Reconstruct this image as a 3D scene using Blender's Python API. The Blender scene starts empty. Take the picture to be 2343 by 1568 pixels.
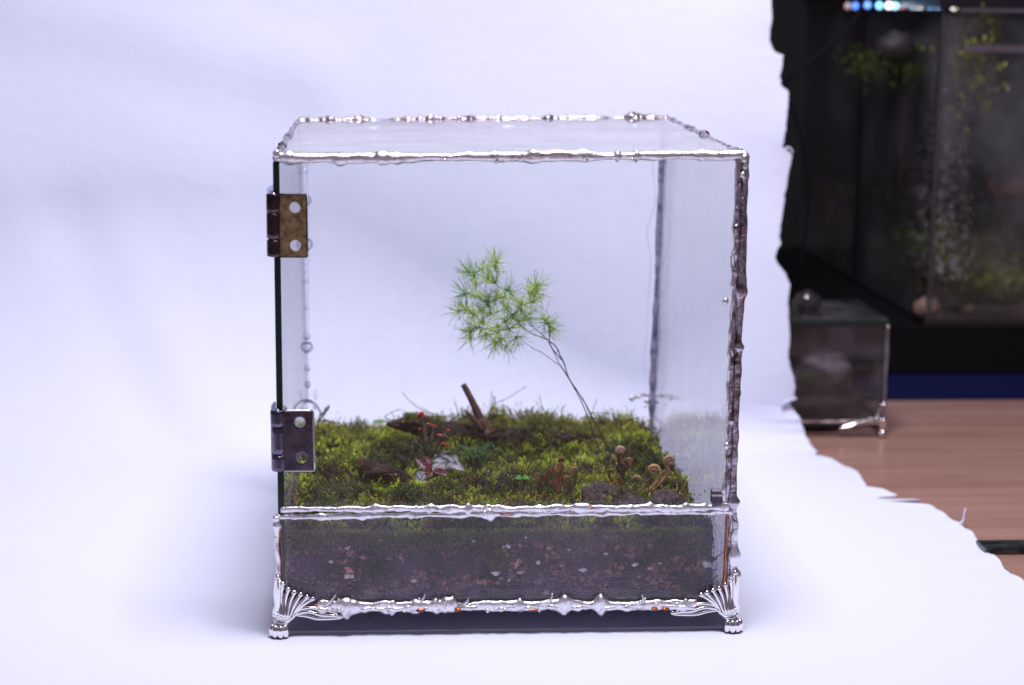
import bpy, math, random
import numpy as np
from mathutils import Vector, Matrix, noise
random.seed(7); np.random.seed(7)
R = random.Random(11)
S = 0.01                                   # everything below is written in centimetres
sc = bpy.context.scene
C = sc.collection
# ------------------------------------------------------------------ camera
CAM = np.array([-5.188, -78.752, 27.926]); F = 4219.3; YAW, PIT, ROL = .06717, .18400, -.01081
_c, _s = math.cos(YAW), math.sin(YAW)
_r = np.array([_c, -_s, 0.]); _f0 = np.array([_s, _c, 0.]); _u0 = np.array([0., 0., 1.])
_c, _s = math.cos(PIT), math.sin(PIT)
FW = _c*_f0 - _s*_u0; _u = _s*_f0 + _c*_u0
_c, _s = math.cos(ROL), math.sin(ROL)
RT = _c*_r - _s*_u; UP = _s*_r + _c*_u
def ray(px, py): return RT*((px-1171.5)/F) - UP*((py-784)/F) + FW
def P(px, py, Y):                           # the point at depth Y
    d = ray(px, py); return CAM + d*((Y-CAM[1])/d[1])
def PZ(px, py, z):                          # the point at height z
    d = ray(px, py); return CAM + d*((z-CAM[2])/d[2])
cd = bpy.data.cameras.new('camera'); cam = bpy.data.objects.new('camera', cd); C.objects.link(cam)
cd.sensor_width = 36; cd.lens = F/2343*36; cd.clip_start = .01; cd.clip_end = 50
cam.matrix_world = Matrix(((RT[0], UP[0], -FW[0], CAM[0]*S), (RT[1], UP[1], -FW[1], CAM[1]*S), (RT[2], UP[2], -FW[2], CAM[2]*S), (0, 0, 0, 1)))
cd.dof.use_dof = True; cd.dof.focus_distance = .85; cd.dof.aperture_fstop = 8.0
sc.camera = cam
# ------------------------------------------------------------------ world, lamps, exposure
w = bpy.data.worlds.new("World"); sc.world = w; w.use_nodes = True
w.node_tree.nodes['Background'].inputs[0].default_value = (.92, .78, 1, 1)
w.node_tree.nodes['Background'].inputs[1].default_value = .16
def area(name, loc, target, size, power, col, spread=180):
    l = bpy.data.lights.new(name, 'AREA'); l.shape = 'RECTANGLE'; l.size, l.size_y = size[0]*S, size[1]*S
    l.energy = power; l.color = col; l.spread = math.radians(spread)
    o = bpy.data.objects.new(name, l); C.objects.link(o); o.location = Vector(loc)*S
    o.rotation_euler = (Vector(target)-Vector(loc)).to_track_quat('-Z', 'Y').to_euler()
    return o
area('overhead_softbox', (4.5, -9, 104), (1, 24, 0), (34, 28), 8.2, (.955, .915, 1), 130)
sc.view_settings.view_transform = 'Standard'; sc.view_settings.look = 'None'; sc.view_settings.exposure = 0
sc.render.engine = 'CYCLES'
sc.cycles.transparent_max_bounces = 40; sc.cycles.max_bounces = 10; sc.cycles.glossy_bounces = 6
sc.cycles.sample_clamp_indirect = 6; sc.cycles.caustics_reflective = False
# ------------------------------------------------------------------ helpers
ORG = {}
def org(o): return ORG.get(o.name, np.zeros(3)) if o else np.zeros(3)
def tag(o, label=None, cat=None, group=None, kind=None):
    if label: o['label'] = label
    if cat: o['category'] = cat
    if group: o['group'] = group
    if kind: o['kind'] = kind
    return o
def empty(name, loc, parent=None):
    o = bpy.data.objects.new(name, None); C.objects.link(o); loc = np.array(loc, float)
    o.location = Vector((loc-org(parent))*S); o.parent = parent; o.empty_display_size = .01; ORG[o.name] = loc
    return o
class MB:
    def __init__(s): s.v = []; s.f = []; s.m = []; s.c = []; s.n = 0
    def add(s, v, f, m=0, c=None):
        v = np.asarray(v, float).reshape(-1, 3); s.v.append(v)
        for q in f: s.f.append(tuple(int(i)+s.n for i in q)); s.m.append(m)
        col = np.ones((len(v), 3)) if c is None else np.broadcast_to(np.asarray(c, float), (len(v), 3))
        s.c.append(col); s.n += len(v); return s
    def box(s, lo, hi, m=0, c=None):
        x0, y0, z0 = lo; x1, y1, z1 = hi
        v = [(x0,y0,z0),(x1,y0,z0),(x1,y1,z0),(x0,y1,z0),(x0,y0,z1),(x1,y0,z1),(x1,y1,z1),(x0,y1,z1)]
        return s.add(v, [(3,2,1,0),(4,5,6,7),(0,1,5,4),(1,2,6,5),(2,3,7,6),(3,0,4,7)], m, c)
    def tube(s, path, rad, seg=8, m=0, c=None, cap=True, sq=(1, 1), disp=None, up=(0, 0, 1)):
        path = np.asarray(path, float); n = len(path)
        rad = np.broadcast_to(np.asarray(rad, float), (n,)) if np.ndim(rad) < 2 else rad
        T = np.gradient(path, axis=0); T /= np.linalg.norm(T, axis=1)[:, None]+1e-12
        u = np.array(up, float)
        if abs(T[0] @ u) > .9: u = np.array([1., 0, 0])
        V = []; a = np.arange(seg)*2*math.pi/seg
        A = np.cross(u, T[0]); A /= np.linalg.norm(A)
        for i in range(n):
            A = A - T[i]*(A @ T[i]); A /= np.linalg.norm(A); B = np.cross(T[i], A)
            for k in range(seg):
                d = A*math.cos(a[k])*sq[0] + B*math.sin(a[k])*sq[1]; r = rad[i]
                p = path[i] + d*r
                if disp: p = path[i] + d*r*(1+disp(p))
                V.append(p)
        Fc = [(i*seg+k, i*seg+(k+1) % seg, (i+1)*seg+(k+1) % seg, (i+1)*seg+k) for i in range(n-1) for k in range(seg)]
        if cap:
            V.append(path[0]); V.append(path[-1]); a0, a1 = n*seg, n*seg+1
            Fc += [(a0, (k+1) % seg, k) for k in range(seg)] + [(a1, (n-1)*seg+k, (n-1)*seg+(k+1) % seg) for k in range(seg)]
        if c is not None and np.ndim(c) == 2 and len(c) == n:
            c = np.vstack([np.repeat(np.asarray(c), seg, axis=0), np.asarray(c)[:1], np.asarray(c)[-1:]])[:len(V)]
        return s.add(V, Fc, m, c)
    def ell(s, cen, rad, nu=12, nv=8, m=0, c=None, disp=None, rot=None):
        V = []; cen = np.array(cen, float)
        for j in range(1, nv):
            t = math.pi*j/nv
            for i in range(nu):
                p = 2*math.pi*i/nu; V.append((math.sin(t)*math.cos(p), math.sin(t)*math.sin(p), math.cos(t)))
        V.append((0, 0, 1)); V.append((0, 0, -1)); V = np.array(V)
        if disp: V = V*np.array([1+disp(v) for v in V])[:, None]
        V = V*np.array(rad)
        if rot is not None: V = V @ np.array(rot).T
        f = [(j*nu+i, (j+1)*nu+i, (j+1)*nu+(i+1) % nu, j*nu+(i+1) % nu) for j in range(nv-2) for i in range(nu)]
        a, b = (nv-1)*nu, (nv-1)*nu+1
        f += [(a, i, (i+1) % nu) for i in range(nu)] + [(b, (nv-2)*nu+(i+1) % nu, (nv-2)*nu+i) for i in range(nu)]
        return s.add(V+cen, f, m, c)
    def quads(s, V, c=None, m=0):            # V (N,4,3)
        V = np.asarray(V, float); n = len(V); f = np.arange(n*4).reshape(n, 4)
        s.v.append(V.reshape(-1, 3)); s.f.extend(map(tuple, (f+s.n).tolist())); s.m.extend([m]*n)
        s.c.append(np.ones((n*4, 3)) if c is None else np.asarray(c).reshape(-1, 3)); s.n += n*4; return s
    def build(s, name, mats, parent=None, smooth=True, at=None, weld=False):
        V = np.vstack(s.v); o0 = org(parent) if at is None else np.array(at, float)
        me = bpy.data.meshes.new(name); me.from_pydata(((V-o0)*S).tolist(), [], s.f)
        mats = mats if isinstance(mats, (list, tuple)) else [mats]
        for m in mats: me.materials.append(m)
        me.polygons.foreach_set('material_index', s.m); me.polygons.foreach_set('use_smooth', [smooth]*len(s.f))
        ca = me.color_attributes.new('Col', 'FLOAT_COLOR', 'POINT')
        ca.data.foreach_set('color', np.hstack([np.vstack(s.c), np.ones((len(V), 1))]).ravel())
        me.update()
        o = bpy.data.objects.new(name, me); C.objects.link(o); o.parent = parent
        if at is not None: o.location = Vector((o0-org(parent))*S)
        ORG[o.name] = o0
        return o
def dup(o, dloc, parent=None):               # a copy of a thing and all below it
    c = o.copy(); C.objects.link(c); c.parent = parent if parent else o.parent
    if dloc is not None: c.location = Vector(dloc)*S
    ORG[c.name] = org(o)
    for ch in list(o.children):
        k = dup(ch, None, c)
    return c
def N3(p, sc_=1., seed=0.): return noise.noise(Vector((p[0]*sc_+seed, p[1]*sc_-seed*.7, p[2]*sc_+seed*1.3)))
def curve(pts, n=24):
    pts = [Vector(p) for p in pts]; out = []
    if len(pts) == 2: return np.array([list(pts[0].lerp(pts[1], i/(n-1))) for i in range(n)])
    q = [pts[0]*2-pts[1]]+pts+[pts[-1]*2-pts[-2]]; m = len(pts)-1
    for i in range(n):
        t = i/(n-1)*m; k = min(int(t), m-1); t -= k
        a, b, c, d = q[k:k+4]
        out.append(list(.5*((2*b)+(c-a)*t+(2*a-5*b+4*c-d)*t*t+(3*b-a-3*c+d)*t**3)))
    return np.array(out)
# ------------------------------------------------------------------ materials
def mat(name, col=(.5,.5,.5), rough=.5, metal=0, vcol=False, noise_amt=None, bump=None, spec=.5, transl=0, sss=0, stretch=(1,1,1), coat=0):
    m = bpy.data.materials.new(name); m.use_nodes = True; nt = m.node_tree; b = nt.nodes['Principled BSDF']; L = nt.links.new
    b.inputs['Base Color'].default_value = (*col, 1); b.inputs['Roughness'].default_value = rough; b.inputs['Metallic'].default_value = metal
    b.inputs['Specular IOR Level'].default_value = spec
    if coat: b.inputs['Coat Weight'].default_value = coat; b.inputs['Coat Roughness'].default_value = .08
    tc = nt.nodes.new('ShaderNodeTexCoord'); mp = nt.nodes.new('ShaderNodeMapping'); L(tc.outputs['Object'], mp.inputs[0])
    mp.inputs['Scale'].default_value = tuple(100*k for k in stretch)
    src = None
    if vcol:
        a = nt.nodes.new('ShaderNodeVertexColor'); a.layer_name = 'Col'; src = a.outputs['Color']
    if noise_amt:                            # (scale per cm, colour b, low, high)
        scl, cb, lo, hi = noise_amt
        n = nt.nodes.new('ShaderNodeTexNoise'); n.inputs['Scale'].default_value = scl; n.inputs['Detail'].default_value = 7; n.inputs['Roughness'].default_value = .65
        L(mp.outputs[0], n.inputs['Vector'])
        r = nt.nodes.new('ShaderNodeMapRange'); r.inputs[1].default_value = lo; r.inputs[2].default_value = hi; L(n.outputs[0], r.inputs[0])
        x = nt.nodes.new('ShaderNodeMix'); x.data_type = 'RGBA'; L(r.outputs[0], x.inputs[0])
        if src: L(src, x.inputs[6])
        else: x.inputs[6].default_value = (*col, 1)
        x.inputs[7].default_value = (*cb, 1); src = x.outputs[2]
        if src and vcol:
            x.blend_type = 'MULTIPLY'
    if src: L(src, b.inputs['Base Color'])
    if bump:                                 # (scale per cm, strength, distance cm)
        n2 = nt.nodes.new('ShaderNodeTexNoise'); n2.inputs['Scale'].default_value = bump[0]; n2.inputs['Detail'].default_value = 6; L(mp.outputs[0], n2.inputs['Vector'])
        bp = nt.nodes.new('ShaderNodeBump'); bp.inputs['Strength'].default_value = bump[1]; bp.inputs['Distance'].default_value = bump[2]*S
        L(n2.outputs[0], bp.inputs['Height']); L(bp.outputs[0], b.inputs['Normal'])
    if transl:
        t = nt.nodes.new('ShaderNodeBsdfTranslucent'); ms = nt.nodes.new('ShaderNodeMixShader'); ms.inputs[0].default_value = transl
        if src: L(src, t.inputs[0])
        else: t.inputs[0].default_value = (*col, 1)
        L(b.outputs[0], ms.inputs[1]); L(t.outputs[0], ms.inputs[2]); L(ms.outputs[0], nt.nodes['Material Output'].inputs[0])
    return m
def glass(name, tint=(.992,.996,.997), dirt=.013, dirt_scale=.6, dirt_col=(.8,.8,.85), stretch=(1,1,1), lo=.5, f0=.033):
    m = bpy.data.materials.new(name); m.use_nodes = True; nt = m.node_tree; nt.nodes.clear(); L = nt.links.new; N = nt.nodes.new
    out = N('ShaderNodeOutputMaterial'); tr = N('ShaderNodeBsdfTransparent'); tr.inputs[0].default_value = (*tint, 1)
    gl = N('ShaderNodeBsdfGlossy'); gl.inputs['Roughness'].default_value = .0
    g = N('ShaderNodeNewGeometry'); dt = N('ShaderNodeVectorMath'); dt.operation = 'DOT_PRODUCT'; L(g.outputs['Incoming'], dt.inputs[0]); L(g.outputs['Normal'], dt.inputs[1])
    def M(op, a, b=None):
        q = N('ShaderNodeMath'); q.operation = op
        for i, x in enumerate((a, b)):
            if x is None: continue
            if isinstance(x, (int, float)): q.inputs[i].default_value = x
            else: L(x, q.inputs[i])
        return q.outputs[0]
    c = M('ABSOLUTE', dt.outputs['Value']); p = M('POWER', M('SUBTRACT', 1., c), 5.); fr = M('ADD', M('MULTIPLY', p, 1-f0), f0)
    mx = N('ShaderNodeMixShader'); L(fr, mx.inputs[0]); L(tr.outputs[0], mx.inputs[1]); L(gl.outputs[0], mx.inputs[2])
    tc = N('ShaderNodeTexCoord'); mp = N('ShaderNodeMapping'); mp.inputs['Scale'].default_value = tuple(100*k for k in stretch); L(tc.outputs['Object'], mp.inputs[0])
    n = N('ShaderNodeTexNoise'); n.inputs['Scale'].default_value = dirt_scale; n.inputs['Detail'].default_value = 8; n.inputs['Roughness'].default_value = .7; L(mp.outputs[0], n.inputs['Vector'])
    r = N('ShaderNodeMapRange'); r.inputs[1].default_value = lo; r.inputs[2].default_value = .8; r.inputs[3].default_value = dirt*.3; r.inputs[4].default_value = dirt*3; L(n.outputs[0], r.inputs[0])
    df = N('ShaderNodeBsdfDiffuse'); df.inputs[0].default_value = (*dirt_col, 1)
    m2 = N('ShaderNodeMixShader'); L(r.outputs[0], m2.inputs[0]); L(mx.outputs[0], m2.inputs[1]); L(df.outputs[0], m2.inputs[2])
    L(m2.outputs[0], out.inputs[0]); return m
M_sheet = mat('white_sheet', (.66,.69,.84), .85, bump=(1.2,.35,.12), spec=.1)
M_glass = glass('clear_glass')
M_top = glass('dusty_glass', tint=(.975,.985,.985), dirt=.06, dirt_scale=.5, stretch=(.5,2,2), lo=.42)
M_side = glass('streaked_glass', dirt=.022, dirt_scale=.8, stretch=(2,2,.25), lo=.46)
M_veil = glass('filmed_glass', tint=(.985,.975,.985), dirt=.032, dirt_scale=.5, dirt_col=(.6,.42,.66), stretch=(1,1,.8), lo=.40)  # purple haze paints the bright sheet's reflected veil into the lower pane
M_bounce = glass('grimy_base_glass', dirt=.5, dirt_scale=.5, dirt_col=(.55,.5,.58), lo=.3)  # pale floor pane, added as a reflector lighting the sheet under the box
M_edge = mat('green_glass_edge', (.004,.022,.018), .15, spec=.5)
M_solder = mat('solder', (.86,.84,.87),   .37, 1, noise_amt=(3.5,(.42,.37,.38),.54,.68), bump=(9,.6,.05))
M_solder_dark = mat('tarnished_solder', (.55,.51,.60), .27, 1, noise_amt=(2.2,(.14,.09,.09),.46,.62), bump=(6,.7,.06))
M_copper = mat('copper_foil', (.62,.20,.07), .35, 1, noise_amt=(1.5,(.25,.07,.03),.45,.7))
M_chrome = mat('chrome', (.88,.85,.86), .07, 1)
M_bronze = mat('aged_brass', (.42,.30,.15), .45, .8, noise_amt=(3.5,(.07,.045,.04),.42,.70), bump=(14,.15,.02))
M_bronze_d = mat('dark_brass', (.11,.08,.085), .25, 1, noise_amt=(1.5,(.05,.03,.04),.4,.6))
M_steel = mat('dark_nickel', (.17,.155,.22), .25, 1, noise_amt=(1.6,(.08,.07,.10),.4,.65))
M_nickel = mat('nickel', (.62,.58,.62), .22, 1)
M_soil = mat('dark_soil', (.022,.014,.013), .9, noise_amt=(3,(.05,.028,.02),.5,.75), bump=(5,.8,.15))
M_crumb = mat('soil_crumbs', vcol=True, rough=.85, spec=.25)
M_moss = mat('moss_leaf', vcol=True, rough=.5, spec=.35, transl=.3)
M_mossbed = mat('moss_bed', (.03,.035,.008), .95, noise_amt=(2.5,(.055,.035,.012),.4,.65), bump=(4,1,.2), spec=.1)
M_bark = mat('bark', (.026,.014,.011), .75, noise_amt=(1.1,(.10,.052,.036),.48,.72), bump=(3.5,1,.25), stretch=(.35,2.6,2.6), spec=.3)
M_stub = mat('bare_wood', (.15,.065,.045), .6, noise_amt=(2,(.05,.022,.018),.45,.68), bump=(4,.8,.06), stretch=(2.5,2,.5))
M_cut = mat('cut_wood', (.11,.035,.02), .7, noise_amt=(4,(.03,.012,.01),.45,.6), bump=(5,1,.1))
M_stone = mat('lava_stone', (.05,.034,.034), .85, noise_amt=(4,(.17,.12,.12),.5,.68), bump=(6,1,.12))
M_pale = mat('reddish_stone', (.15,.09,.075), .85, noise_amt=(4,(.30,.2,.18),.5,.7), bump=(5,1,.12))
M_leafv = mat('leaf', vcol=True, rough=.38, spec=.5, transl=.15)
M_needle = mat('needle', vcol=True, rough=.5, spec=.3, transl=.5)
M_blade = mat('grass_blade', (.018,.12,.03), .3, noise_amt=(1.5,(.05,.20,.03),.45,.6), transl=.15)
M_hair = mat('fern_hair', vcol=True, rough=.6, spec=.3)
M_lichen = mat('lichen', (.16,.17,.10), .8, noise_amt=(6,(.10,.065,.04),.4,.6), bump=(12,.8,.05))
M_red = mat('red_cap', (.42,.03,.018), .35, bump=(14,.5,.03))
M_white = mat('perlite', (.85,.82,.84), .8, bump=(8,.8,.05))
M_sil = glass('silicone', tint=(.80,.83,.92), dirt=.05, dirt_scale=1.2, stretch=(.4,1,3), lo=.48, dirt_col=(.45,.5,.66))
M_silb = mat('blue_silicone', (.46,.45,.72), .45, noise_amt=(1.6,(.08,.07,.20),.45,.68), bump=(3,.8,.1))
# clear beaded silicone
def beadmat():
    m = bpy.data.materials.new('clear_bead'); m.use_nodes = True; b = m.node_tree.nodes['Principled BSDF']
    b.inputs['Transmission Weight'].default_value = 1; b.inputs['Roughness'].default_value = .02; b.inputs['IOR'].default_value = 1.5; b.inputs['Base Color'].default_value = (.93,.94,1,1); return m
M_bead = beadmat()
# ================================================================== THE SETTING
# table
def wood():
    m = bpy.data.materials.new('table_wood'); m.use_nodes = True; nt = m.node_tree; L = nt.links.new; N = nt.nodes.new; b = nt.nodes['Principled BSDF']
    tc = N('ShaderNodeTexCoord'); mp = N('ShaderNodeMapping'); mp.inputs['Scale'].default_value = (6, 60, 20); L(tc.outputs['Object'], mp.inputs[0])
    n = N('ShaderNodeTexNoise'); n.inputs['Scale'].default_value = 1; n.inputs['Detail'].default_value = 8; n.inputs['Distortion'].default_value = .6; L(mp.outputs[0], n.inputs['Vector'])
    r = N('ShaderNodeValToRGB'); r.color_ramp.elements[0].position = .3; r.color_ramp.elements[0].color = (.30,.165,.13,1); r.color_ramp.elements[1].position = .72; r.color_ramp.elements[1].color = (.42,.25,.205,1)
    L(n.outputs[0], r.inputs[0])
    mp2 = N('ShaderNodeMapping'); mp2.inputs['Scale'].default_value = (60, 240, 20); L(tc.outputs['Object'], mp2.inputs[0])
    n2 = N('ShaderNodeTexNoise'); n2.inputs['Scale'].default_value = 1; n2.inputs['Detail'].default_value = 3; L(mp2.outputs[0], n2.inputs['Vector'])
    r2 = N('ShaderNodeMapRange'); r2.inputs[1].default_value = .68; r2.inputs[2].default_value = .78; L(n2.outputs[0], r2.inputs[0])
    x = N('ShaderNodeMix'); x.data_type = 'RGBA'; L(r2.outputs[0], x.inputs[0]); L(r.outputs[0], x.inputs[6]); x.inputs[7].default_value = (.12,.05,.04,1); L(x.outputs[2], b.inputs['Base Color'])
    b.inputs['Roughness'].default_value = .18; return m
tb = MB().box((-110, -60, -4), (130, 120, -.06)).build('table', wood(), None, False); tag(tb, kind='structure')
wl = MB().box((-130, 120.5, -60), (160, 123, 90)).build('back_wall', mat('dark_wall', (.02,.017,.022), .9), None, False); tag(wl, kind='structure')
# the white sheet: lies on the table, curls up behind; torn right edge
YW_R, YW_L = 34.8, 46.
def sm(x): x = min(1, max(0, x)); return x*x*(3-2*x)
LEAN = .26
def lean(z): return LEAN*(math.sqrt(z*z+64)-8) if z > 0 else 0.
def profile(x):
    k = sm((x+16)/36); yw = YW_L*(1-k)+YW_R*k; r = 15*(1-k)+2.2*k; return yw, r
fl_px = [(2560,1500),(2420,1405),(2343,1338),(2322,1322),(2300,1303),(2285,1288),(2270,1275),(2255,1262),(2243,1258),(2238,1240),(2226,1222),(2214,1216),(2204,1208),(2190,1196),(2172,1188),(2160,1180),(2146,1170),(2128,1160),(2110,1148),(2090,1143),(2072,1134),(2050,1132),(2030,1142),(2000,1150),(1994,1138),(1982,1116),(1968,1092),(1950,1070),(1936,1068),(1920,1069),(1905,1056),(1893,1052),(1880,1046),(1864,1046)]
wl_px = [(1856,1030),(1850,1006),(1845,992),(1838,975),(1828,950),(1818,938),(1803,924),(1816,918),(1820,892),(1817,868),(1808,840),(1804,815),(1807,775),(1806,735),(1804,690),(1808,650),(1797,625),(1778,602),(1773,588),(1786,560),(1784,535),(1790,500),(1797,450),(1802,420),(1812,352),(1806,347),(1792,348),(1790,340),(1800,250),(1802,208),(1785,194),(1783,180),(1792,125),(1775,122),(1762,105),(1760,70),(1766,40),(1762,5),(1768,-60),(1755,-200),(1775,-500)]
TF, TA = .45, .55
E = []
ywr, rr = profile(22.); ysr = ywr-rr
for px, py in fl_px:
    p = PZ(px, py, 0); E.append((TF*(p[1]+22)/(ysr+22), p[0]))
for px, py in wl_px:
    p = P(px, py, ywr)
    for _ in range(6): p = P(px, py, ywr+lean(p[2]-rr))
    t = TA+(1-TA)*(p[2]-rr)/(46-rr) if p[2] > rr else TF+(TA-TF)*max(.05, p[2]/rr)
    E.append((t, p[0]))
E.sort(key=lambda e: e[0]); et = np.array([e[0] for e in E]); ex = np.array([e[1] for e in E])
rows = np.concatenate([np.linspace(0, TF, 190)[:-1], np.linspace(TF, TA, 26)[:-1], np.linspace(TA, 1, 220)])
XL = -64.; NC = 130
cu = 1-(1-np.linspace(0, 1, NC))**1.9
# crease running down the left toward the box
def hit(px, py):
    yw, r = profile(-15.); ys = yw-r
    for k in range(900):
        Y = -15+.1*k; p = P(px, py, Y); zs = 0 if Y < ys else (r-math.sqrt(max(0, r*r-(Y-ys)**2)) if Y < yw else r+math.sqrt(((Y-yw)/LEAN+8)**2-64))
        if p[2] <= zs: return p
    return p
CRS = [(curve([hit(*q) for q in L_], 50), a_, w_) for L_, a_, w_ in (
    (((150,520),(230,650),(300,830),(400,990),(500,1080),(640,1160)), -.55, 2.2), (((270,640),(350,820),(450,970),(560,1060)), .35, 2.5),
    (((-40,1240),(150,1300),(320,1350),(520,1400)), .18, 2.0), (((-20,60),(250,120),(520,200),(640,240)), -.4, 3.6), (((60,40),(300,80),(560,150),(800,200)), .4, 3.0), (((-40,420),(160,560),(260,760)), .3, 3.0))]
V = []
for t in rows:
    xe = np.interp(t, et, ex) + .10*noise.noise(Vector((t*260, 3, 1))) + .05*noise.noise(Vector((t*900, 7, 1)))
    for u in cu:
        x = XL+(xe-XL)*u; yw, r = profile(x); ys = yw-r
        if t <= TF: p = [x, -22+(ys+22)*t/TF, 0.]; nrm = (0, 0, 1)
        elif t <= TA:
            a = (t-TF)/(TA-TF)*math.pi/2; p = [x, ys+r*math.sin(a), r-r*math.cos(a)]; nrm = (0, -math.sin(a), math.cos(a))
        else:
            zz_ = (46-r)*(t-TA)/(1-TA); p = [x, yw+lean(zz_), r+zz_]; nrm = (0, -1, 0)
        far = sm((p[1]-24)/10)+sm((-p[0]-14)/12)*.6
        d = .5*max(0, far)*noise.noise(Vector((p[0]*.05, p[1]*.05+3, p[2]*.06))) + .05*noise.noise(Vector((p[0]*.25, p[1]*.25, p[2]*.25)))*min(1, far+.15)
        if p[0] < -6:
            q = np.array(p)
            for cv, am, wd in CRS:
                dd = np.min(np.sum((cv-q)**2, axis=1))
                if dd < 40: d += am*math.exp(-dd/(wd*wd))*sm((-p[0]-6)/5)
        if t > TA:
            e = (xe-x); d += .35*math.exp(-e/1.6)*noise.noise(Vector((p[2]*.22, 2, 8)))
        else:
            e = (xe-x); d += max(0, .22*math.exp(-e/1.2)*(.4+1.6*noise.noise(Vector((t*70, 2, 8)))))
        V.append([p[i]+nrm[i]*d for i in range(3)])
nR = len(rows)
V = np.array(V); V[:, 2] = np.maximum(V[:, 2], 0.0)
sh = MB(); sh.add(V, [(i*NC+k, i*NC+k+1, (i+1)*NC+k+1, (i+1)*NC+k) for i in range(nR-1) for k in range(NC-1)])
sheet = sh.build('backdrop_sheet', M_sheet); tag(sheet, 'large white sheet with torn right edge, lying under and curling up behind the glass box', 'backdrop sheet')
so = sheet.modifiers.new('thickness', 'SOLIDIFY'); so.thickness = .0004; so.offset = -1
q0 = PZ(2190,1200,.1)
def ppath(l, Y0): return curve([P(a, b, Y0) for a, b in l], 14)
MB().tube(ppath([(2186,1206),(2196,1199),(2204,1190),(2206,1178),(2209,1164)], q0[1]), np.linspace(.13, .09, 14), 6, sq=(1, .35)).build('torn_shred', M_sheet, sheet)
MB().tube(ppath([(1790,926),(1800,918),(1812,914),(1822,912)], 34.7), .14, 6, sq=(1, .5)).build('torn_shred', M_sheet, sheet)
MB().tube(ppath([(1792,346),(1800,338),(1809,340),(1814,350)], 34.7), .12, 6, sq=(1, .4)).build('torn_shred', M_sheet, sheet)

# ================================================================== THE GLASS BOX
D = 22.5
TFL, TFR, TBL, TBR = P(632,362,0), P(1703,355,0), P(684,277,D), P(1526,271,D)
SFL, SFR, SBL, SBR = P(640,1174,0), P(1672,1166,0), P(702,915,D), P(1498,913,D)
BFL, BFR = P(648,1386,0), P(1667,1381,0)
BBL = np.array([SBL[0], D, BFL[2]]); BBR = np.array([SBR[0], D, BFR[2]])
box = empty('terrarium', ((BFL[0]+BFR[0])/2, D/2, 0))
tag(box, 'square soldered glass box with hinged door, metal claw feet and moss planting inside', 'terrarium')
def pane(name, a, b, c, d, th, m, label=None, edge=M_edge, parent=box):
    a, b, c, d = map(np.array, (a, b, c, d)); n = np.cross(b-a, d-a); n /= np.linalg.norm(n)
    V = [a, b, c, d, a+n*th, b+n*th, c+n*th, d+n*th]
    mb = MB(); mb.add(V, [(0,1,2,3),(7,6,5,4)], 0); mb.n -= 8; mb.f += []; mb.n += 8
    e = [(0,4,5,1),(1,5,6,2),(2,6,7,3),(3,7,4,0)]
    mb.f += e; mb.m += [1]*4
    o = mb.build(name, [m, edge], parent, False)
    if label: o['label'] = label
    return o
def off(p, x=0, y=0, z=0): return np.array(p)+np.array([x, y, z])
T = .28
pane('lid_pane', off(TFL,.1,.05,.05), off(TFR,-.1,.05,.05), off(TBR,-.1,-.1,.05), off(TBL,.1,-.1,.05), -.22, M_top, edge=M_solder)
# left side pane: its dark green cut edge faces the camera
pane('side_pane', off(BFL,-.16,-.10,.02), off(TFL,-.14,-.16,-.18), off(TBL,-.1,-.3,-.1), off(BBL,-.16,-.3,0), -T, M_side)
pane('side_pane', off(BFR,-.0,.2,0), off(BBR,.02,-.3,0), off(TBR,.02,-.3,-.1), off(TFR,.02,.2,-.1), -T, M_side, edge=M_solder)
door = pane('door', off(SFL,.2,-.14,.22), off(SFR,-.3,-.14,.2), off(TFR,-.28,-.14,-.25), off(TFL,.2,-.14,-.28), -.24, M_glass, 'front glass door above the moss, hinged on the left', edge=M_side)
pane('back_pane', off(BBL,0,0,0), off(TBL,0,0,-.1), off(TBR,0,0,-.1), off(BBR,0,0,0), -.24, M_glass, edge=M_side)
pane('lower_front_pane', off(BFL,.02,-.12,0), off(BFR,-.02,-.12,0), off(SFR,-.02,-.12,-.12), off(SFL,.02,-.12,-.12), -.24, M_veil, edge=M_solder)
pane('floor_pane', off(BFL,.1,.2,.02), off(BFR,-.1,.2,.02), off(BBR,-.1,-.2,.02), off(BBL,.1,-.2,.02), .22, M_bounce)
def lumpy(seed, amp=.35, f=2.2, an=(1,1,1)):
    def d(p): 
        p = (p[0]*an[0], p[1]*an[1], p[2]*an[2])
        v = amp*(1.1*N3(p, f*.35, seed)+.8*N3(p, f, seed+4)+.45*N3(p, f*2.6, seed+9))
        return max(v, -.55)
    return d
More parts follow.
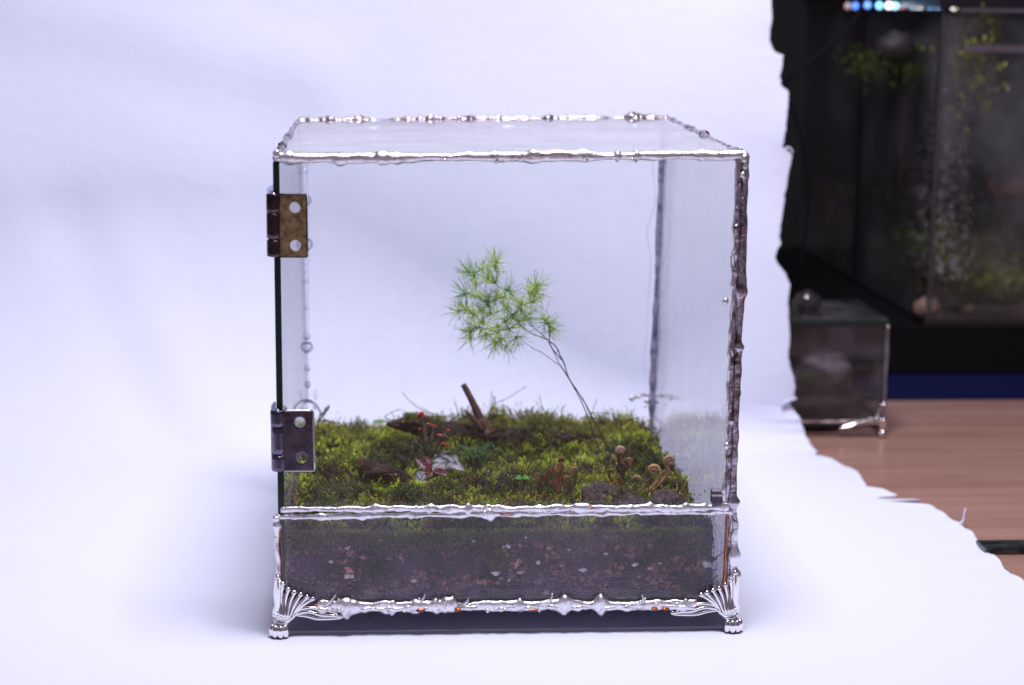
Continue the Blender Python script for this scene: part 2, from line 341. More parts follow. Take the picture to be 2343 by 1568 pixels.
def seam(name, a, b, r, seed, m=M_solder, sq=(1, 1), amp=.45, f=2.2, foil=None, beads=0, parent=box, step=.07, wob=.04, blobs=(), label=None):
    a, b = np.array(a, float), np.array(b, float); L_ = np.linalg.norm(b-a); n = max(8, int(L_/step)); t = np.linspace(0, 1, n)[:, None]
    path = a+(b-a)*t; rn = random.Random(seed)
    for i in range(n): path[i] += wob*np.array([noise.noise(Vector((i*step*(.45 if wob > .3 else 1.3), seed, k*5))) for k in range(3)])
    rad = np.full(n, r)*(1+.18*np.array([noise.noise(Vector((i*step*.6, seed*3.1, 2))) for i in range(n)]))
    for k in range(beads):
        c = rn.random()*n; wd = rn.uniform(1, 4); rad += r*rn.uniform(.2, .7)*np.exp(-((np.arange(n)-c)/wd)**2)
    dr = np.abs(b-a)/L_; mb = MB(); mb.tube(path, rad, 14, sq=sq, disp=lumpy(seed, amp, f, tuple(1.25-.8*dr)))
    for k in range(beads):
        i = rn.randrange(n); q = path[i]+np.array([rn.uniform(-1, 1), -abs(rn.uniform(.3, 1)), rn.uniform(-1, 1)])*r*.9
        mb.ell(q, (r*rn.uniform(.25, .5),)*3, 8, 6)
    for bl in blobs: mb.tube(*bl)
    o = mb.build(name, m, parent)
    if label: o['label'] = label
    if foil:
        for k in range((foil[0]+1)//2):
            s0 = rn.random()*.92; s1 = s0+rn.uniform(.012, .035); pa = a+(b-a)*s0; pb = a+(b-a)*s1
            dz = foil[1]*(1 if rn.random() < .5 else -1)
            MB().tube(curve([off(pa, *(dz*np.array(foil[2]))), off(pb, *(dz*np.array(foil[2])))], 8), r*rn.uniform(.25, .4)*np.array([.3,.8,1,1.1,.9,1,.7,.3]), 6, sq=(1, 1), disp=lumpy(seed+k, .7, 5)).build('copper_foil', M_copper, o)
    return o
# top seams
seam('solder_seam', off(TFL,-.05,-.02,0), off(TFR,.05,-.02,0), .225, 1, beads=12, sq=(1.0, .95), foil=(5, .10, (0,-1,-1)), amp=.38)
seam('solder_seam', off(TBL,0,0,0), off(TBR,0,0,0), .14, 2, m=M_solder_dark, beads=22, amp=.8, f=4)
seam('solder_seam', off(TFL,-.05,0,0), off(TBL,-.02,0,0), .115, 3, m=M_solder_dark, beads=18, amp=.6, f=3)
seam('solder_seam', off(TFR,0,0,0), off(TBR,.02,0,0), .11, 4, m=M_solder_dark, beads=20, amp=.6, f=3)
# right front vertical: two ridges with a groove
seam('solder_seam', off(SFR,.06,-.05,-.1), off(TFR,.06,-.05,0), .165, 5, m=M_solder_dark, amp=.32, f=1.6, beads=5, foil=(4, .16, (1,0,0)), sq=(.85,1))
seam('solder_seam', off(SFR,-.20,-.12,0), off(TFR,-.20,-.12,-.1), .11, 6, m=M_solder_dark, amp=.5, f=2.2, beads=8, wob=.07)
seam('solder_seam', off(SFR,-.36,-.17,0), off(TFR,-.36,-.17,-.1), .055, 16, m=M_solder, amp=.9, f=2.6, beads=22, wob=.12)
# back right vertical
seam('solder_seam', off(BBR,-.16,-.36,0), off(TBR,-.22,-.36,-.1), .24, 7, m=M_silb, amp=.30, f=1.2, sq=(.35,1), wob=.05)
seam('silicone_smear', off(SBR,-.62,-.30,1.5), off(TBR,-.66,-.30,-.3), .018, 8, m=M_sil, amp=.6, f=1.5, wob=.31)
# back left vertical: clear beads of silicone
p0, p1 = off(SBL,.0,-.15,0), off(TBL,.33,-.15,-.4)
mb = MB(); n = 220; t = np.linspace(0, 1, n)[:, None]; path = p0+(p1-p0)*t; rad = .14+.04*np.array([noise.noise(Vector((i*.21, 1, 1))) for i in range(n)])+.025*np.array([noise.noise(Vector((i*.9, 5, 1))) for i in range(n)])
mb.tube(path, rad, 12); mb.build('silicone_seam', M_bead, box)
for fz, rr_ in ((.58,.36),(.74,.30),(.20,.34),(.12,.19),(.06,.22),(.24,.2),(.45,.17),(.35,.16),(.85,.16),(.92,.22),(.66,.15)):
    q = p0+(p1-p0)*fz; mb = MB(); mb.ell(q, (rr_*1.15, .2, rr_*.9), 16, 10, disp=lambda v: .18*noise.noise(Vector(v)*1.6)); mb.build('silicone_bead', M_bead, box)
mb = MB(); mb.tube(curve([P(722,915,D-.3), P(722,900,D-.3), P(720,893,D-.3)], 10), [.05,.08,.1,.12,.13,.13,.12,.1,.07,.03], 10); mb.build('silicone_bead', M_bead, box)
for k in range(26):   # smeared silicone skirt at the back left corner
    pass
mb = MB(); mb.tube(curve([P(650,925,D-.2), P(690,917,D-.3), P(712,920,D-.3), P(722,936,D-.3)], 20), .06, 8, disp=lumpy(33,.8,3)); mb.build('silicone_smear', M_silb, box)
# decorative drops where the strip meets the back right corner
mb = MB()
for s_ in (-1, 1):
    pts = [(1498,912),(1498+s_*14,908+2*s_),(1498+s_*28,903),(1498+s_*48,912)]
    mb.tube(curve([P(a, b, D-.1) for a, b in pts], 16), .07, 8, disp=lumpy(40+s_, .9, 4))
for a, b, r in ((1446,912,.17),(1462,908,.11),(1470,902,.13),(1480,918,.15),(1488,926,.10),(1476,930,.09),(1512,905,.13),(1530,903,.12),(1552,911,.12),(1538,914,.1),(1522,926,.1),(1492,906,.2),(1504,922,.15),(1498,945,.1)):
    mb.ell(P(a, b, D-.2), (r, r, r), 10, 8)
mb.build('solder_drops', M_solder, box)
# door bottom seam and the seam on the lower panel
seam('solder_seam', off(SFL,.05,-.16,.20), off(SFR,-.1,-.16,.12), .135, 10, beads=24, amp=.5, f=4.5, sq=(.55,1), foil=(7,.06,(0,-1,.6)))
seam('solder_seam', off(SFL,-.12,-.14,-.13), off(SFR,.05,-.14,-.06), .115, 11, beads=18, amp=.55, f=4.5, sq=(.55,1), foil=(4,.06,(0,-1,-.6)))
seam('solder_seam', P(1150,1172,-.1), P(1672,1160,-.1), .10, 31, beads=8, amp=.7, f=2.4, sq=(.55,1))
# lower verticals
seam('solder_seam', off(BFL,-.12,-.02,0), off(SFL,-.14,-.02,-.1), .19, 15, amp=.4, f=2, beads=4, wob=.06, sq=(1,.7), foil=(2,.14,(1,-1,0)))
MB().tube(curve([off(SFL,.02,-.17,-.5), off(BFL,.04,-.17,1.1)], 30), .05, 6, sq=(1,.3), disp=lumpy(51,.4,2)).build('copper_foil', M_copper, box)
seam('solder_seam', off(BFR,.17,-.02,0), off(SFR,.18,-.02,-.1), .19, 17, amp=.28, f=1.6, beads=2, wob=.10)
MB().tube(curve([off(SFR,-.20,-.17,-.25), off(BFR,-.28,-.17,.75)], 40), .13, 8, sq=(1,.3), disp=lumpy(52,.3,2)).build('copper_foil', M_copper, box)
seam('solder_seam', off(SFR,-.05,-.18,-.2), off(BFR,-.10,-.18,.6), .045, 18, m=M_solder_dark, amp=.5, f=1.6)
# silicone inside the right lower corner and along the bottom
mb = MB()
for k in range(9):
    x = 1612+k*5; mb.tube(curve([P(x-14+R.uniform(-6,6),1186,.25), P(x-2,1215,.25), P(x+R.uniform(-3,3),1270,.25), P(x-8,1335,.25)], 18), R.uniform(.03,.10), 6, sq=(1,.35), disp=lumpy(60+k,.8,2))
mb.build('silicone_smear', M_silb if False else M_sil, box)
mb = MB()
for k in range(46):
    x0 = 700+R.random()*860; y0 = 1368-R.random()**1.8*46-(14 if 1150<x0<1450 else 0); ln = R.uniform(30, 130); a_ = R.uniform(-9, 9)
    mb.tube(curve([P(x0, y0, .24), P(x0+ln*.4, y0+a_*R.uniform(-.6,1), .23), P(x0+ln*.7, y0-a_*.8, .24), P(x0+ln, y0+a_*.3, .24)], 22), np.full(22, 1.)*R.uniform(.010, .032), 5, sq=(1,.3), disp=lumpy(80+k,.9,2.5))
mb.build('silicone_smear', mat('milky_silicone', (.17,.19,.28), .35, spec=.5), box)
mb = MB(); xs = np.linspace(665, 1640, 120)
lo_ = [P(x, 1376, .26) for x in xs]; hi_ = [P(x, 1352-16*noise.noise(Vector((x*.009, 1, 2)))-9*noise.noise(Vector((x*.04, 1, 2))), .26) for x in xs]
VV = np.array(lo_+hi_); mb.add(VV, [(i, i+1, 121+i, 120+i) for i in range(119)]); mb.build('silicone_bed', glass('thin_silicone', tint=(.82,.84,.9), dirt=.06, dirt_scale=1.5, dirt_col=(.28,.32,.46), stretch=(.5,1,2.5), lo=.42), box)
# bottom seam: rough, spiky, whitish
def spike(x0, y0, x1, y1, r): return (curve([P(x0, y0, -.18), P((x0+x1)/2+3, (y0+y1)/2, -.2), P(x1, y1, -.18)], 12), np.linspace(r, r*.25, 12), 8)
FA, FB = off(BFL,1.5,-.14,-.02), off(BFR,-1.5,-.14,0)
seam('solder_seam', FA, FB, .225, 27, beads=18, amp=.38, f=5, wob=.06, sq=(.5,1), foil=(12,.15,(0,-1,-1)),
     blobs=[spike(1250,1384,1264,1358,.11), spike(1236,1382,1258,1372,.12), spike(1470,1378,1468,1360,.10), spike(1455,1386,1478,1368,.13), spike(956,1382,972,1360,.10), spike(944,1384,960,1368,.10), spike(1060,1384,1072,1368,.10), spike(740,1388,768,1362,.10), spike(752,1390,776,1370,.10)])
seam('solder_seam', off(FA,0,-.04,-.10), off(FB,0,-.04,-.10), .085, 21, beads=30, amp=.6, f=5, wob=.07, sq=(.8,1))
MB().tube(curve([off(BFL,.1,-.15,0), off(FA,.3,0,0)], 20), .12, 8, sq=(.3,1), disp=lumpy(91,.3,2)).build('copper_foil', M_copper, box)
MB().tube(curve([off(BFR,-.1,-.15,0), off(FB,-.3,0,0)], 20), .12, 8, sq=(.3,1), disp=lumpy(92,.3,2)).build('copper_foil', M_copper, box)
seam('solder_seam', off(BFL,-.05,0,0), off(BBL,-.05,0,0), .16, 22, amp=.7, beads=8)
seam('solder_seam', off(BFR,.05,0,0), off(BBR,.05,0,0), .16, 23, amp=.7, beads=8)
seam('solder_seam', BBL, BBR, .16, 24, amp=.6)
for a, b, r in ((1136,367,.12),(633,352,.16),(1704,362,.17),(1706,380,.13),(1700,400,.12),(1676,655,.10),(1660,690,.14),(1663,1020,.13)):
    MB().ell(P(a, b, -.2), (r, r*.8, r*1.2), 12, 8, disp=lambda v: .3*noise.noise(Vector(v)*2)).build('solder_blob', M_solder, box)
MB().tube(curve([P(1668,1170,-.1), P(1676,1190,-.15), P(1685,1196,-.15), P(1686,1204,-.15)], 12), np.linspace(.12,.02,12), 8, disp=lumpy(3,.5,3)).build('solder_blob', M_solder_dark, box)

# hinges
def hinge(x0, xk, x1, y0, y1, holes, lm, km, breaks, tilt, label):
    """plate on the door with two round holes, knuckles at the left"""
    h = None; yp = -.40
    W0 = P(xk, y0+2, yp); W1 = P(x1, y0+2, yp); B0 = P(xk+tilt, y1, yp); B1 = P(x1+tilt, y1, yp)
    def at(u, v): return (W0*(1-u)+W1*u)*(1-v)+(B0*(1-u)+B1*u)*v
    # planar plate with holes: a polar grid round each hole, in two cells
    mb = MB(); sz = np.linalg.norm(W1-W0), np.linalg.norm(B0-W0); rh = .235
    for hi in range(2):
        hx, hy = holes[hi]; hu = (hx-xk-tilt*(hy-y0)/(y1-y0))/(x1-xk); hv = (hy-y0-2)/(y1-y0-2); v0, v1 = (0, .5) if hi == 0 else (.5, 1)
        n = 48; rings = []
        for j, fr in enumerate((0, .12, 1)):
            ring = []
            for k in range(n):
                a = 2*math.pi*k/n; dx, dy = math.cos(a), math.sin(a); ru, rv = rh/sz[0]*dx, rh/sz[1]*dy
                # the edge of the cell along this direction
                ts = []
                if dx > 1e-9: ts.append((1-hu)/(dx/sz[0]))
                if dx < -1e-9: ts.append((0-hu)/(dx/sz[0]))
                if dy > 1e-9: ts.append((v1-hv)/(dy/sz[1]))
                if dy < -1e-9: ts.append((v0-hv)/(dy/sz[1]))
                tt = min(ts); rr_ = rh+(tt-rh)*fr
                ring.append((hu+dx*rr_/sz[0], hv+dy*rr_/sz[1]))
            rings.append(ring)
        # snap nearest outer points to the corners of the cell
        for cu_, cv_ in ((0, v0), (1, v0), (0, v1), (1, v1)):
            k = min(range(n), key=lambda k: ((rings[2][k][0]-cu_)*sz[0])**2+((rings[2][k][1]-cv_)*sz[1])**2); rings[2][k] = (cu_, cv_)
        th = .10
        Vf = [at(*rings[j][k])+np.array([0, .012 if j == 0 else 0, 0]) for j in range(3) for k in range(n)]; Vb = [p+np.array([0, th, 0]) for p in Vf]
        f = []
        for j in range(2):
            for k in range(n):
                k2 = (k+1) % n; f.append((j*n+k, j*n+k2, (j+1)*n+k2, (j+1)*n+k)); f.append((3*n+j*n+k2, 3*n+j*n+k, 3*n+(j+1)*n+k, 3*n+(j+1)*n+k2))
        for k in range(n):
            k2 = (k+1) % n; f.append((k2, k, 3*n+k, 3*n+k2))
            o1, o2 = rings[2][k], rings[2][k2]
            if not (abs(o1[1]-.5) < 1e-6 and abs(o2[1]-.5) < 1e-6): f.append((2*n+k, 2*n+k2, 5*n+k2, 5*n+k))
        mb.add(Vf+Vb, f)
    h = mb.build('hinge', lm, box, False); h['label'] = label
    # rim wires (worn bright edges)
    for pa, pb in ((at(0, 0), at(1, 0)), (at(0, 1), at(1, 1)), (at(1, 0), at(1, 1))):
        MB().tube(curve([off(pa,0,.03,0), off(pb,0,.03,0)], 8), .045, 6).build('edge', M_nickel if lm is M_steel else M_bronze_d, h)
    # knuckles
    ys = [y0]+list(breaks)+[y1]
    for i in range(3):
        pc = lambda y: P((x0+xk+6)/2+tilt*(y-y0)/(y1-y0), y, -.22)
        a, b = pc(ys[i]+(1.5 if i else 0)), pc(ys[i+1]-1.5); r = (xk+6-x0)/2/F*79*(.86 if (i == 1 and lm is M_steel) else 1)
        mb = MB(); t = np.linspace(0, 1, 10); pth = np.array([a+(b-a)*q for q in t]); rd = np.full(10, r); rd[0] *= .86; rd[-1] *= .86; pth[1] = a+(b-a)*.02; pth[-2] = a+(b-a)*.98
        mb.tube(pth, rd, 24, up=(0, 1, 0))
        # the strap from the barrel to its leaf
        if i != 1:
            q0_, q1_ = P(xk-6, ys[i]+2, -.42), P(xk+4, ys[i+1]-2, -.42); mb.box((q0_[0], -.41, q1_[2]), (q1_[0], -.31, q0_[2]))
        else: mb.box((a[0]-r, -.1, b[2]), (a[0]-r*.55, 1.3, a[2]))
        k = mb.build('knuckle', km, h)
    mb = MB(); mb.tube(curve([pc(y0-1), pc(y1+1)], 6), .09, 10); mb.build('pin', M_nickel, h)
    # leaf on the left side pane
    a, b = P(x0+12, y0+3, 0), P(x0+12+tilt, y1-3, 0)
    MB().box((SFL[0]-.34, .1, b[2]), (SFL[0]-.22, 1.9, a[2])).build('side_leaf', km, h, False)
    return h
hinge(609, 637, 701, 443, 588, ((675,475),(676,562)), M_bronze, M_bronze_d, (486,547), 2, 'upper hinge of aged dark brass with two round holes')
hinge(618, 646, 716, 938, 1078, ((686,967),(690,1049)), M_steel, M_steel, (976,1040), 4, 'lower hinge of dark nickel with two round holes')
for a, b in ((622,434), (630,930)):
    MB().ell(P(a+2, b+2, .1), (.25,.2,.22), 10, 8, disp=lambda v: .3*noise.noise(Vector(v)*2)).build('glue_blob', M_sil, box)
# magnet latch
mb = MB(); a, b = P(1630,1124,-.25), P(1652,1154,-.25); mb.box((a[0], -.3, b[2]), (b[0], .25, a[2])); lt = mb.build('latch', M_steel, box, False)
for y in (1122, 1133): p = P(1641, y, -.3); MB().box((a[0]-.03, -.36, p[2]-.05), (b[0]+.03, -.26, p[2]+.04)).build('latch_rim', M_nickel, lt, False)
for o in (lt,):
    bv = o.modifiers.new('bevel', 'BEVEL'); bv.width = .0005; bv.segments = 2

# claw feet: built at the front left corner in local cm (x to the right, z up, origin under the corner), mirrored and turned for the rest
def foot_mesh():
    """ribs of the fan on one face, in the plane (u, z); u runs away from the corner"""
    k = 1/53.6; rib = []
    def uv(px, py): return ((px-646)*k, (1455-py)*k)
    fan = [((634,1400),(630,1350),(633,1306)), ((641,1402),(640,1360),(646,1324)), ((648,1403),(650,1368),(659,1338)), ((654,1404),(660,1374),(673,1346)), ((659,1405),(671,1378),(688,1351)), ((664,1406),(682,1380),(703,1357)), ((668,1407),(690,1378),(716,1362))]
    for i, f in enumerate(fan): rib.append(([uv(*q) for q in f], [.085, .10, .075], True))
    rib.append(([uv(*q) for q in ((652,1418),(676,1398),(706,1394),(735,1402),(762,1404),(785,1407))], [.10,.10,.07,.08,.07,.06], True))
    rib.append(([uv(*q) for q in ((662,1408),(684,1388),(712,1384),(740,1390),(757,1385))], [.08,.08,.065,.06,.05], True))
    rib.append(([uv(*q) for q in ((676,1402),(700,1404),(726,1411),(752,1411),(782,1411))], [.05,.07,.07,.075,.05], False))
    rib.append(([uv(*q) for q in ((735,1402),(748,1392),(768,1396),(774,1404))], [.05,.06,.06,.05], False))
    return rib
def foot(cx, cy, sx, sy, label):
    """sx, sy: which way the two faces run from the corner"""
    mb = MB(); k = 1/53.6
    for axis in (0, 1):
        for pts, rad, ball in foot_mesh():
            out = []
            for u, z in curve([(u, 0, z) for u, z in pts], 14)[:, [0, 2]]:
                bulge = .12+.22*math.exp(-((z-.95)/.45)**2)*math.exp(-(u/.35)**2)
                if axis == 0: out.append((cx+sx*(u+.02), cy-sy*bulge, z))
                else: out.append((cx-sx*(bulge+.05), cy+sy*(u+.02), z))
            rr_ = np.interp(np.linspace(0, 1, 14), np.linspace(0, 1, len(rad)), rad)*1.2
            mb.tube(out, rr_, 8)
            if ball: mb.ell(out[-1], (rr_[-1]*1.35,)*3, 8, 6)
            mb.ell(out[0], (rr_[0]*1.05,)*3, 8, 6)
        # backing plate of the fan
        pl = [(634,1405),(630,1310),(655,1345),(690,1358),(712,1366),(690,1392),(664,1410)]
        q = [((a-646)*k, (1455-b)*k) for a, b in pl]; n = len(q)
        fr = [(cx+sx*u, cy-sy*.10, z) if axis == 0 else (cx-sx*.12, cy+sy*u, z) for u, z in q]
        bk = [(cx+sx*u, cy-sy*.04, z) if axis == 0 else (cx-sx*.06, cy+sy*u, z) for u, z in q]
        mb.add(fr+bk, [tuple(range(n)), tuple(range(2*n-1, n-1, -1))]+[(i, (i+1) % n, n+(i+1) % n, n+i) for i in range(n)])
    # the shank: broad under the fan, narrowing to the ankle
    prof = [(1.20,.20),(1.05,.27),(.90,.31),(.78,.27),(.68,.21),(.58,.17),(.50,.17)]
    pth = [(cx-sx*.02, cy-sy*.02, z) for z, r in prof]; mb.tube(curve(pth, 20), np.interp(np.linspace(0, 1, 20), np.linspace(0, 1, 7), [r for z, r in prof]), 20, disp=lambda p: .05*math.cos(7*math.atan2(p[1]-cy, p[0]-cx)))
    o = mb.build('foot', M_chrome, box); o['label'] = label
    pw = MB(); px_, py_ = cx-sx*.12, cy-sy*.10
    pw.ell((px_, py_, .50), (.30,.29,.24), 16, 10)
    for i, ang in enumerate((-1.35, -.45, .45, 1.35)):
        a = math.atan2(-sy, -sx*.25)+ang*.75
        dx, dy = math.cos(a), math.sin(a)
        pw.ell((px_+dx*.35, py_+dy*.33, .31), (.165,.17,.31), 16, 14)
    pw.build('paw', M_chrome, o)
    return o
foot(BFL[0]-.02, -.05, 1, 1, 'left front claw foot with ribbed fan bracket')
foot(BFR[0]+.04, -.05, -1, 1, 'right front claw foot with ribbed fan bracket')
foot(BBL[0]-.02, D+.05, 1, -1, None or 'left rear claw foot')
foot(BBR[0]+.04, D+.05, -1, -1, 'right rear claw foot')

# ================================================================== SOIL AND MOSS
X0, X1, Y0, Y1 = BFL[0]+.32, BFR[0]-.75, .42, D-.45
def hz(x, y):
    h = 4.38+.28*noise.noise(Vector((x*.35, y*.35, 0)))+.12*noise.noise(Vector((x*1.1, y*1.1, 4)))
    b = abs(noise.noise(Vector((x*.55+3, y*.6, 11))))*1.1+abs(noise.noise(Vector((x*1.3, y*1.4, 17))))*.45; lf = math.exp(-((y-17.4)/1.3)**2)*sm((x+6.5)/2)*sm((9-x)/4)+math.exp(-((x+4.6)/2)**2-((y-9.9)/1.3)**2)+math.exp(-((x+1.8)/1.2)**2-((y-12)/1.2)**2); h += (min(b, .75)*1.35)*(1-min(1, lf)*.75)-.40
    h += .42*math.exp(-((x-1.5)/6)**2-((y-20)/5)**2)
    h += .25*math.exp(-((x-6.5)/3)**2-((y-9)/6)**2)
    h -= .25*sm((x-8)/1.5)*sm((y-3)/8)
    if y < 1: h -= .12*(1-y)
    return h
nx, ny = 110, 120; xs = np.linspace(X0, X1, nx); ys = np.linspace(Y0, Y1, ny)
V = [(x, y, hz(x, y)-.05) for y in ys for x in xs]
f = [(j*nx+i, j*nx+i+1, (j+1)*nx+i+1, (j+1)*nx+i) for j in range(ny-1) for i in range(nx-1)]
soil = MB(); zb = BFL[2]+.28
n0 = len(V); V += [(x, Y0, zb) for x in xs]+[(x, Y1, zb) for x in xs]; f += [(n0+i, n0+i+1, i+1, i) for i in range(nx-1)]+[((ny-1)*nx+i, (ny-1)*nx+i+1, n0+nx+i+1, n0+nx+i) for i in range(nx-1)]
n1 = len(V); V += [(X0, y, zb) for y in ys]+[(X1, y, zb) for y in ys]; f += [(j*nx, (j+1)*nx, n1+j+1, n1+j) for j in range(ny-1)]+[(n1+ny+j, n1+ny+j+1, (j+1)*nx+nx-1, j*nx+nx-1) for j in range(ny-1)]
soil.add(V, f); soil = soil.build('soil', M_soil, None, at=(0, D/2, zb)); tag(soil, 'dark brown planting soil with white grains, layered under the moss in the glass box', 'soil')
# crumbs pressed against the glass
mb = MB(); rn = np.random.RandomState(5)
pal = np.array([(.022,.014,.013),(.06,.035,.03),(.10,.05,.03),(.010,.007,.007),(.045,.03,.03),(.13,.07,.05),(.12,.09,.07)])
for k in range(4200):
    side = rn.rand()
    zt = rn.uniform(zb, 4.2)
    if side < .72: p = (rn.uniform(X0, X1), Y0-rn.uniform(0, .09), zt)
    elif side < .86: p = (X0-rn.uniform(0, .1), rn.uniform(Y0, Y1), zt)
    else: p = (X1+rn.uniform(0, .1), rn.uniform(Y0, Y1), zt)
    r = rn.uniform(.04, .15)*(1 if rn.rand() < .93 else 1.6); s3 = rn.uniform(.5, 1.4, 3)*r
    o3 = np.array([(1,0,0),(0,1,0),(-1,0,0),(0,-1,0),(0,0,1),(0,0,-1)])*s3*(1+.3*rn.randn(6, 1)); a = rn.rand()*6.3; ca, sa = math.cos(a), math.sin(a)
    o3 = o3 @ np.array([(ca, 0, sa), (0, 1, 0), (-sa, 0, ca)])
    o3[:, 1] = np.clip(o3[:, 1], -.09, .2)
    c = np.array((1.9,1.55,1.8))*pal[rn.choice(7, p=[.25,.2,.15,.16,.1,.07,.07])]*rn.uniform(.7, 1.5)*(.3+1.9*sm((noise.noise(Vector((p[0]*.8, p[1], p[2]*1.1)))+.25)/.55))
    mb.add(o3+np.array(p), [(0,1,4),(1,2,4),(2,3,4),(3,0,4),(1,0,5),(2,1,5),(3,2,5),(0,3,5)], 0, c)
for k in range(420):     # rootlets and bark fibres
    x = rn.uniform(X0, X1); z = rn.uniform(zb, 4.); a = rn.uniform(-1.2, 1.2); l = rn.uniform(.15, .7)
    c = np.array((.075,.035,.022) if rn.rand() < .6 else (.06,.045,.02))*rn.uniform(.5, 1.3)
    mb.tube(curve([(x, Y0-.1, z), (x+l*.5*math.cos(a), Y0-.12, z+l*.5*math.sin(a)+rn.uniform(-.05,.05)), (x+l*math.cos(a), Y0-.1, z+l*math.sin(a))], 5), rn.uniform(.008, .03), 4, c=c)
cb = mb.build('soil_crumbs', M_crumb, soil, False); cb['kind'] = 'stuff'
for a, b, r in ((891,1277,.10),(1122,1225,.07),(1152,1251,.07),(1163,1250,.09),(1231,1287,.10),(1333,1304,.13),(1453,1292,.11),(1342,1337,.10),(1618,1291,.17),(798,1319,.15),(1084,1238,.06),(815,1325,.07),(1134,1312,.13),(1250,1357,.12),(948,1329,.09),(1488,1300,.06),(757,1285,.08),(1302,1258,.06),(1386,1267,.08),(1510,1289,.07),(1552,1340,.07),(1165,1328,.07),(1010,1310,.05),(870,1236,.05),(1203,1230,.05)):
    q = P(a, b, Y0-.12)
    MB().ell(q, (r*R.uniform(1,1.5), .06, r*R.uniform(.6,1)), 10, 7, disp=lambda v: .9*noise.noise(Vector(v)*2.2+Vector((a, b, 0)))).build('perlite_grain', M_white if R.random() < .75 else M_pale, soil)
for a, b, r, g in ((742,1255,.0,0),):
    pass
# the moss: shoots with small leaves
def shoots(mb, P0, H, nl, L, Wd, spread, ctip, cbase, tilt):
    """P0 (N,3) bases; H heights; leaves as kite shaped quads along each shoot"""
    n = len(P0); rs = rn
    t = (np.arange(nl)+.5)/nl; t = np.broadcast_to(t, (n, nl))
    az = rs.rand(n, 1)*6.28+np.arange(nl)[None]*2.4+rs.randn(n, nl)*.3
    el = spread[0]+(spread[1]-spread[0])*t+rs.randn(n, nl)*.2
    d = np.stack([np.cos(az)*np.cos(el), np.sin(az)*np.cos(el), np.sin(el)], -1)
    base = P0[:, None]+np.stack([t*tilt[:, :1]*H[:, None], t*tilt[:, 1:]*H[:, None], t*H[:, None]], -1)
    ln = (L*(1-.35*t)*(1+.3*rs.randn(n, nl)).clip(.4, 1.8))[..., None]; sd = np.stack([-np.sin(az), np.cos(az), 0*az], -1)*(Wd*.5)
    A = base; Tp = base+d*ln; Mm = base+d*ln*.45
    Q = np.stack([A, Mm+sd, Tp, Mm-sd], 2)
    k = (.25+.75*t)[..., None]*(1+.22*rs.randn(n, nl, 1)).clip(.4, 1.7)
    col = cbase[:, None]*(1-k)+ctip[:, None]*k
    mb.quads(Q.reshape(-1, 4, 3), np.repeat(col.reshape(-1, 1, 3), 4, axis=1))
mm = MB()
n = 17000
px = rn.uniform(X0+.02, X1-.02, n); py = Y0+.05+(Y1-Y0-.1)*rn.rand(n)**1.15
bare = []
zz = np.array([hz(a, b) for a, b in zip(px, py)])
n1_ = np.array([noise.noise(Vector((a*.33+7, b*.33, 1))) for a, b in zip(px, py)]); n2_ = np.array([noise.noise(Vector((a*.8, b*.8, 9))) for a, b in zip(px, py)]); n3_ = np.array([noise.noise(Vector((a*2.2, b*2.2, 3))) for a, b in zip(px, py)])
bright = np.array((.44,.54,.035)); mid = np.array((.18,.24,.02)); dark = np.array((.025,.06,.012)); brown = np.array((.15,.072,.02)); yel = np.array((.40,.36,.035))
lift = sm
ctip = np.zeros((n, 3))
for i in range(n):
    a = n1_[i]+.35*n3_[i]+.1*rn.randn(); b = n2_[i]+.3*n3_[i]+.25*rn.randn()*.5
    c = mid*(1-sm((a+.1)/.45))+bright*sm((a+.1)/.45)
    kk = sm((-a-.02)/.25)*.85; c = c*(1-kk)+dark*kk*1.1
    kb = sm((b+(.12 if py[i] < 5 else 0)-.10)/.22)*(.85 if (py[i] < 7) else .5); c = c*(1-kb)+brown*kb
    g = .35+1.25*sm((abs(noise.noise(Vector((px[i]*1.3, py[i]*1.4, 17))))-.0)/.35); c = c*g  # shade painted into the creases between moss cushions
    ky = sm((py[i]-16)/4)*.5; c = c*(1-ky)+yel*ky*.9
    ctip[i] = c*rn.uniform(.65, 1.3)
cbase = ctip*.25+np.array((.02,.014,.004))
H = (.30+.22*rn.rand(n)+.25*np.clip(n2_, 0, 1))*np.where(rn.rand(n) < .05, 1.9, 1); H = np.where(py > 17, H*1.25, H)
for ex_, ey_, er_ in ((1000,1085,1.3),(1000,1062,1.0),(958,1115,.9),(1095,1060,1.0),(875,1112,1.1),(915,1122,.9)):
    q = PZ(ex_, ey_, 4.7); H = H*np.where(np.hypot(px-q[0], py-q[1]) < er_, .45, 1)
tilt = rn.randn(n, 2)*.45
shoots(mm, np.stack([px, py, zz-.12], 1), H*.85, 13, .17, .075, (.1, 1.1), ctip, cbase, tilt)
# upright sprigs and threads here and there
for k in range(900):
    x, y = rn.uniform(X0+.3, X1-.3), Y0+.3+(Y1-Y0-.6)*rn.rand(); z = hz(x, y); l = rn.uniform(.35, 1.0)*(1.25 if y > 15 else .9); a = rn.rand()*6.28; b = rn.uniform(0, .8)
    p = [(x, y, z-.1), (x+math.cos(a)*b*l*.3, y+math.sin(a)*b*l*.3, z+l*.5), (x+math.cos(a)*b*l, y+math.sin(a)*b*l, z+l*rn.uniform(.6, 1))]
    c = (mid if rn.rand() < .5 else yel if rn.rand() < .6 else brown)*rn.uniform(.7, 1.5)
    mm.tube(curve(p, 7), np.linspace(.016, .005, 7), 3, c=c, cap=False)
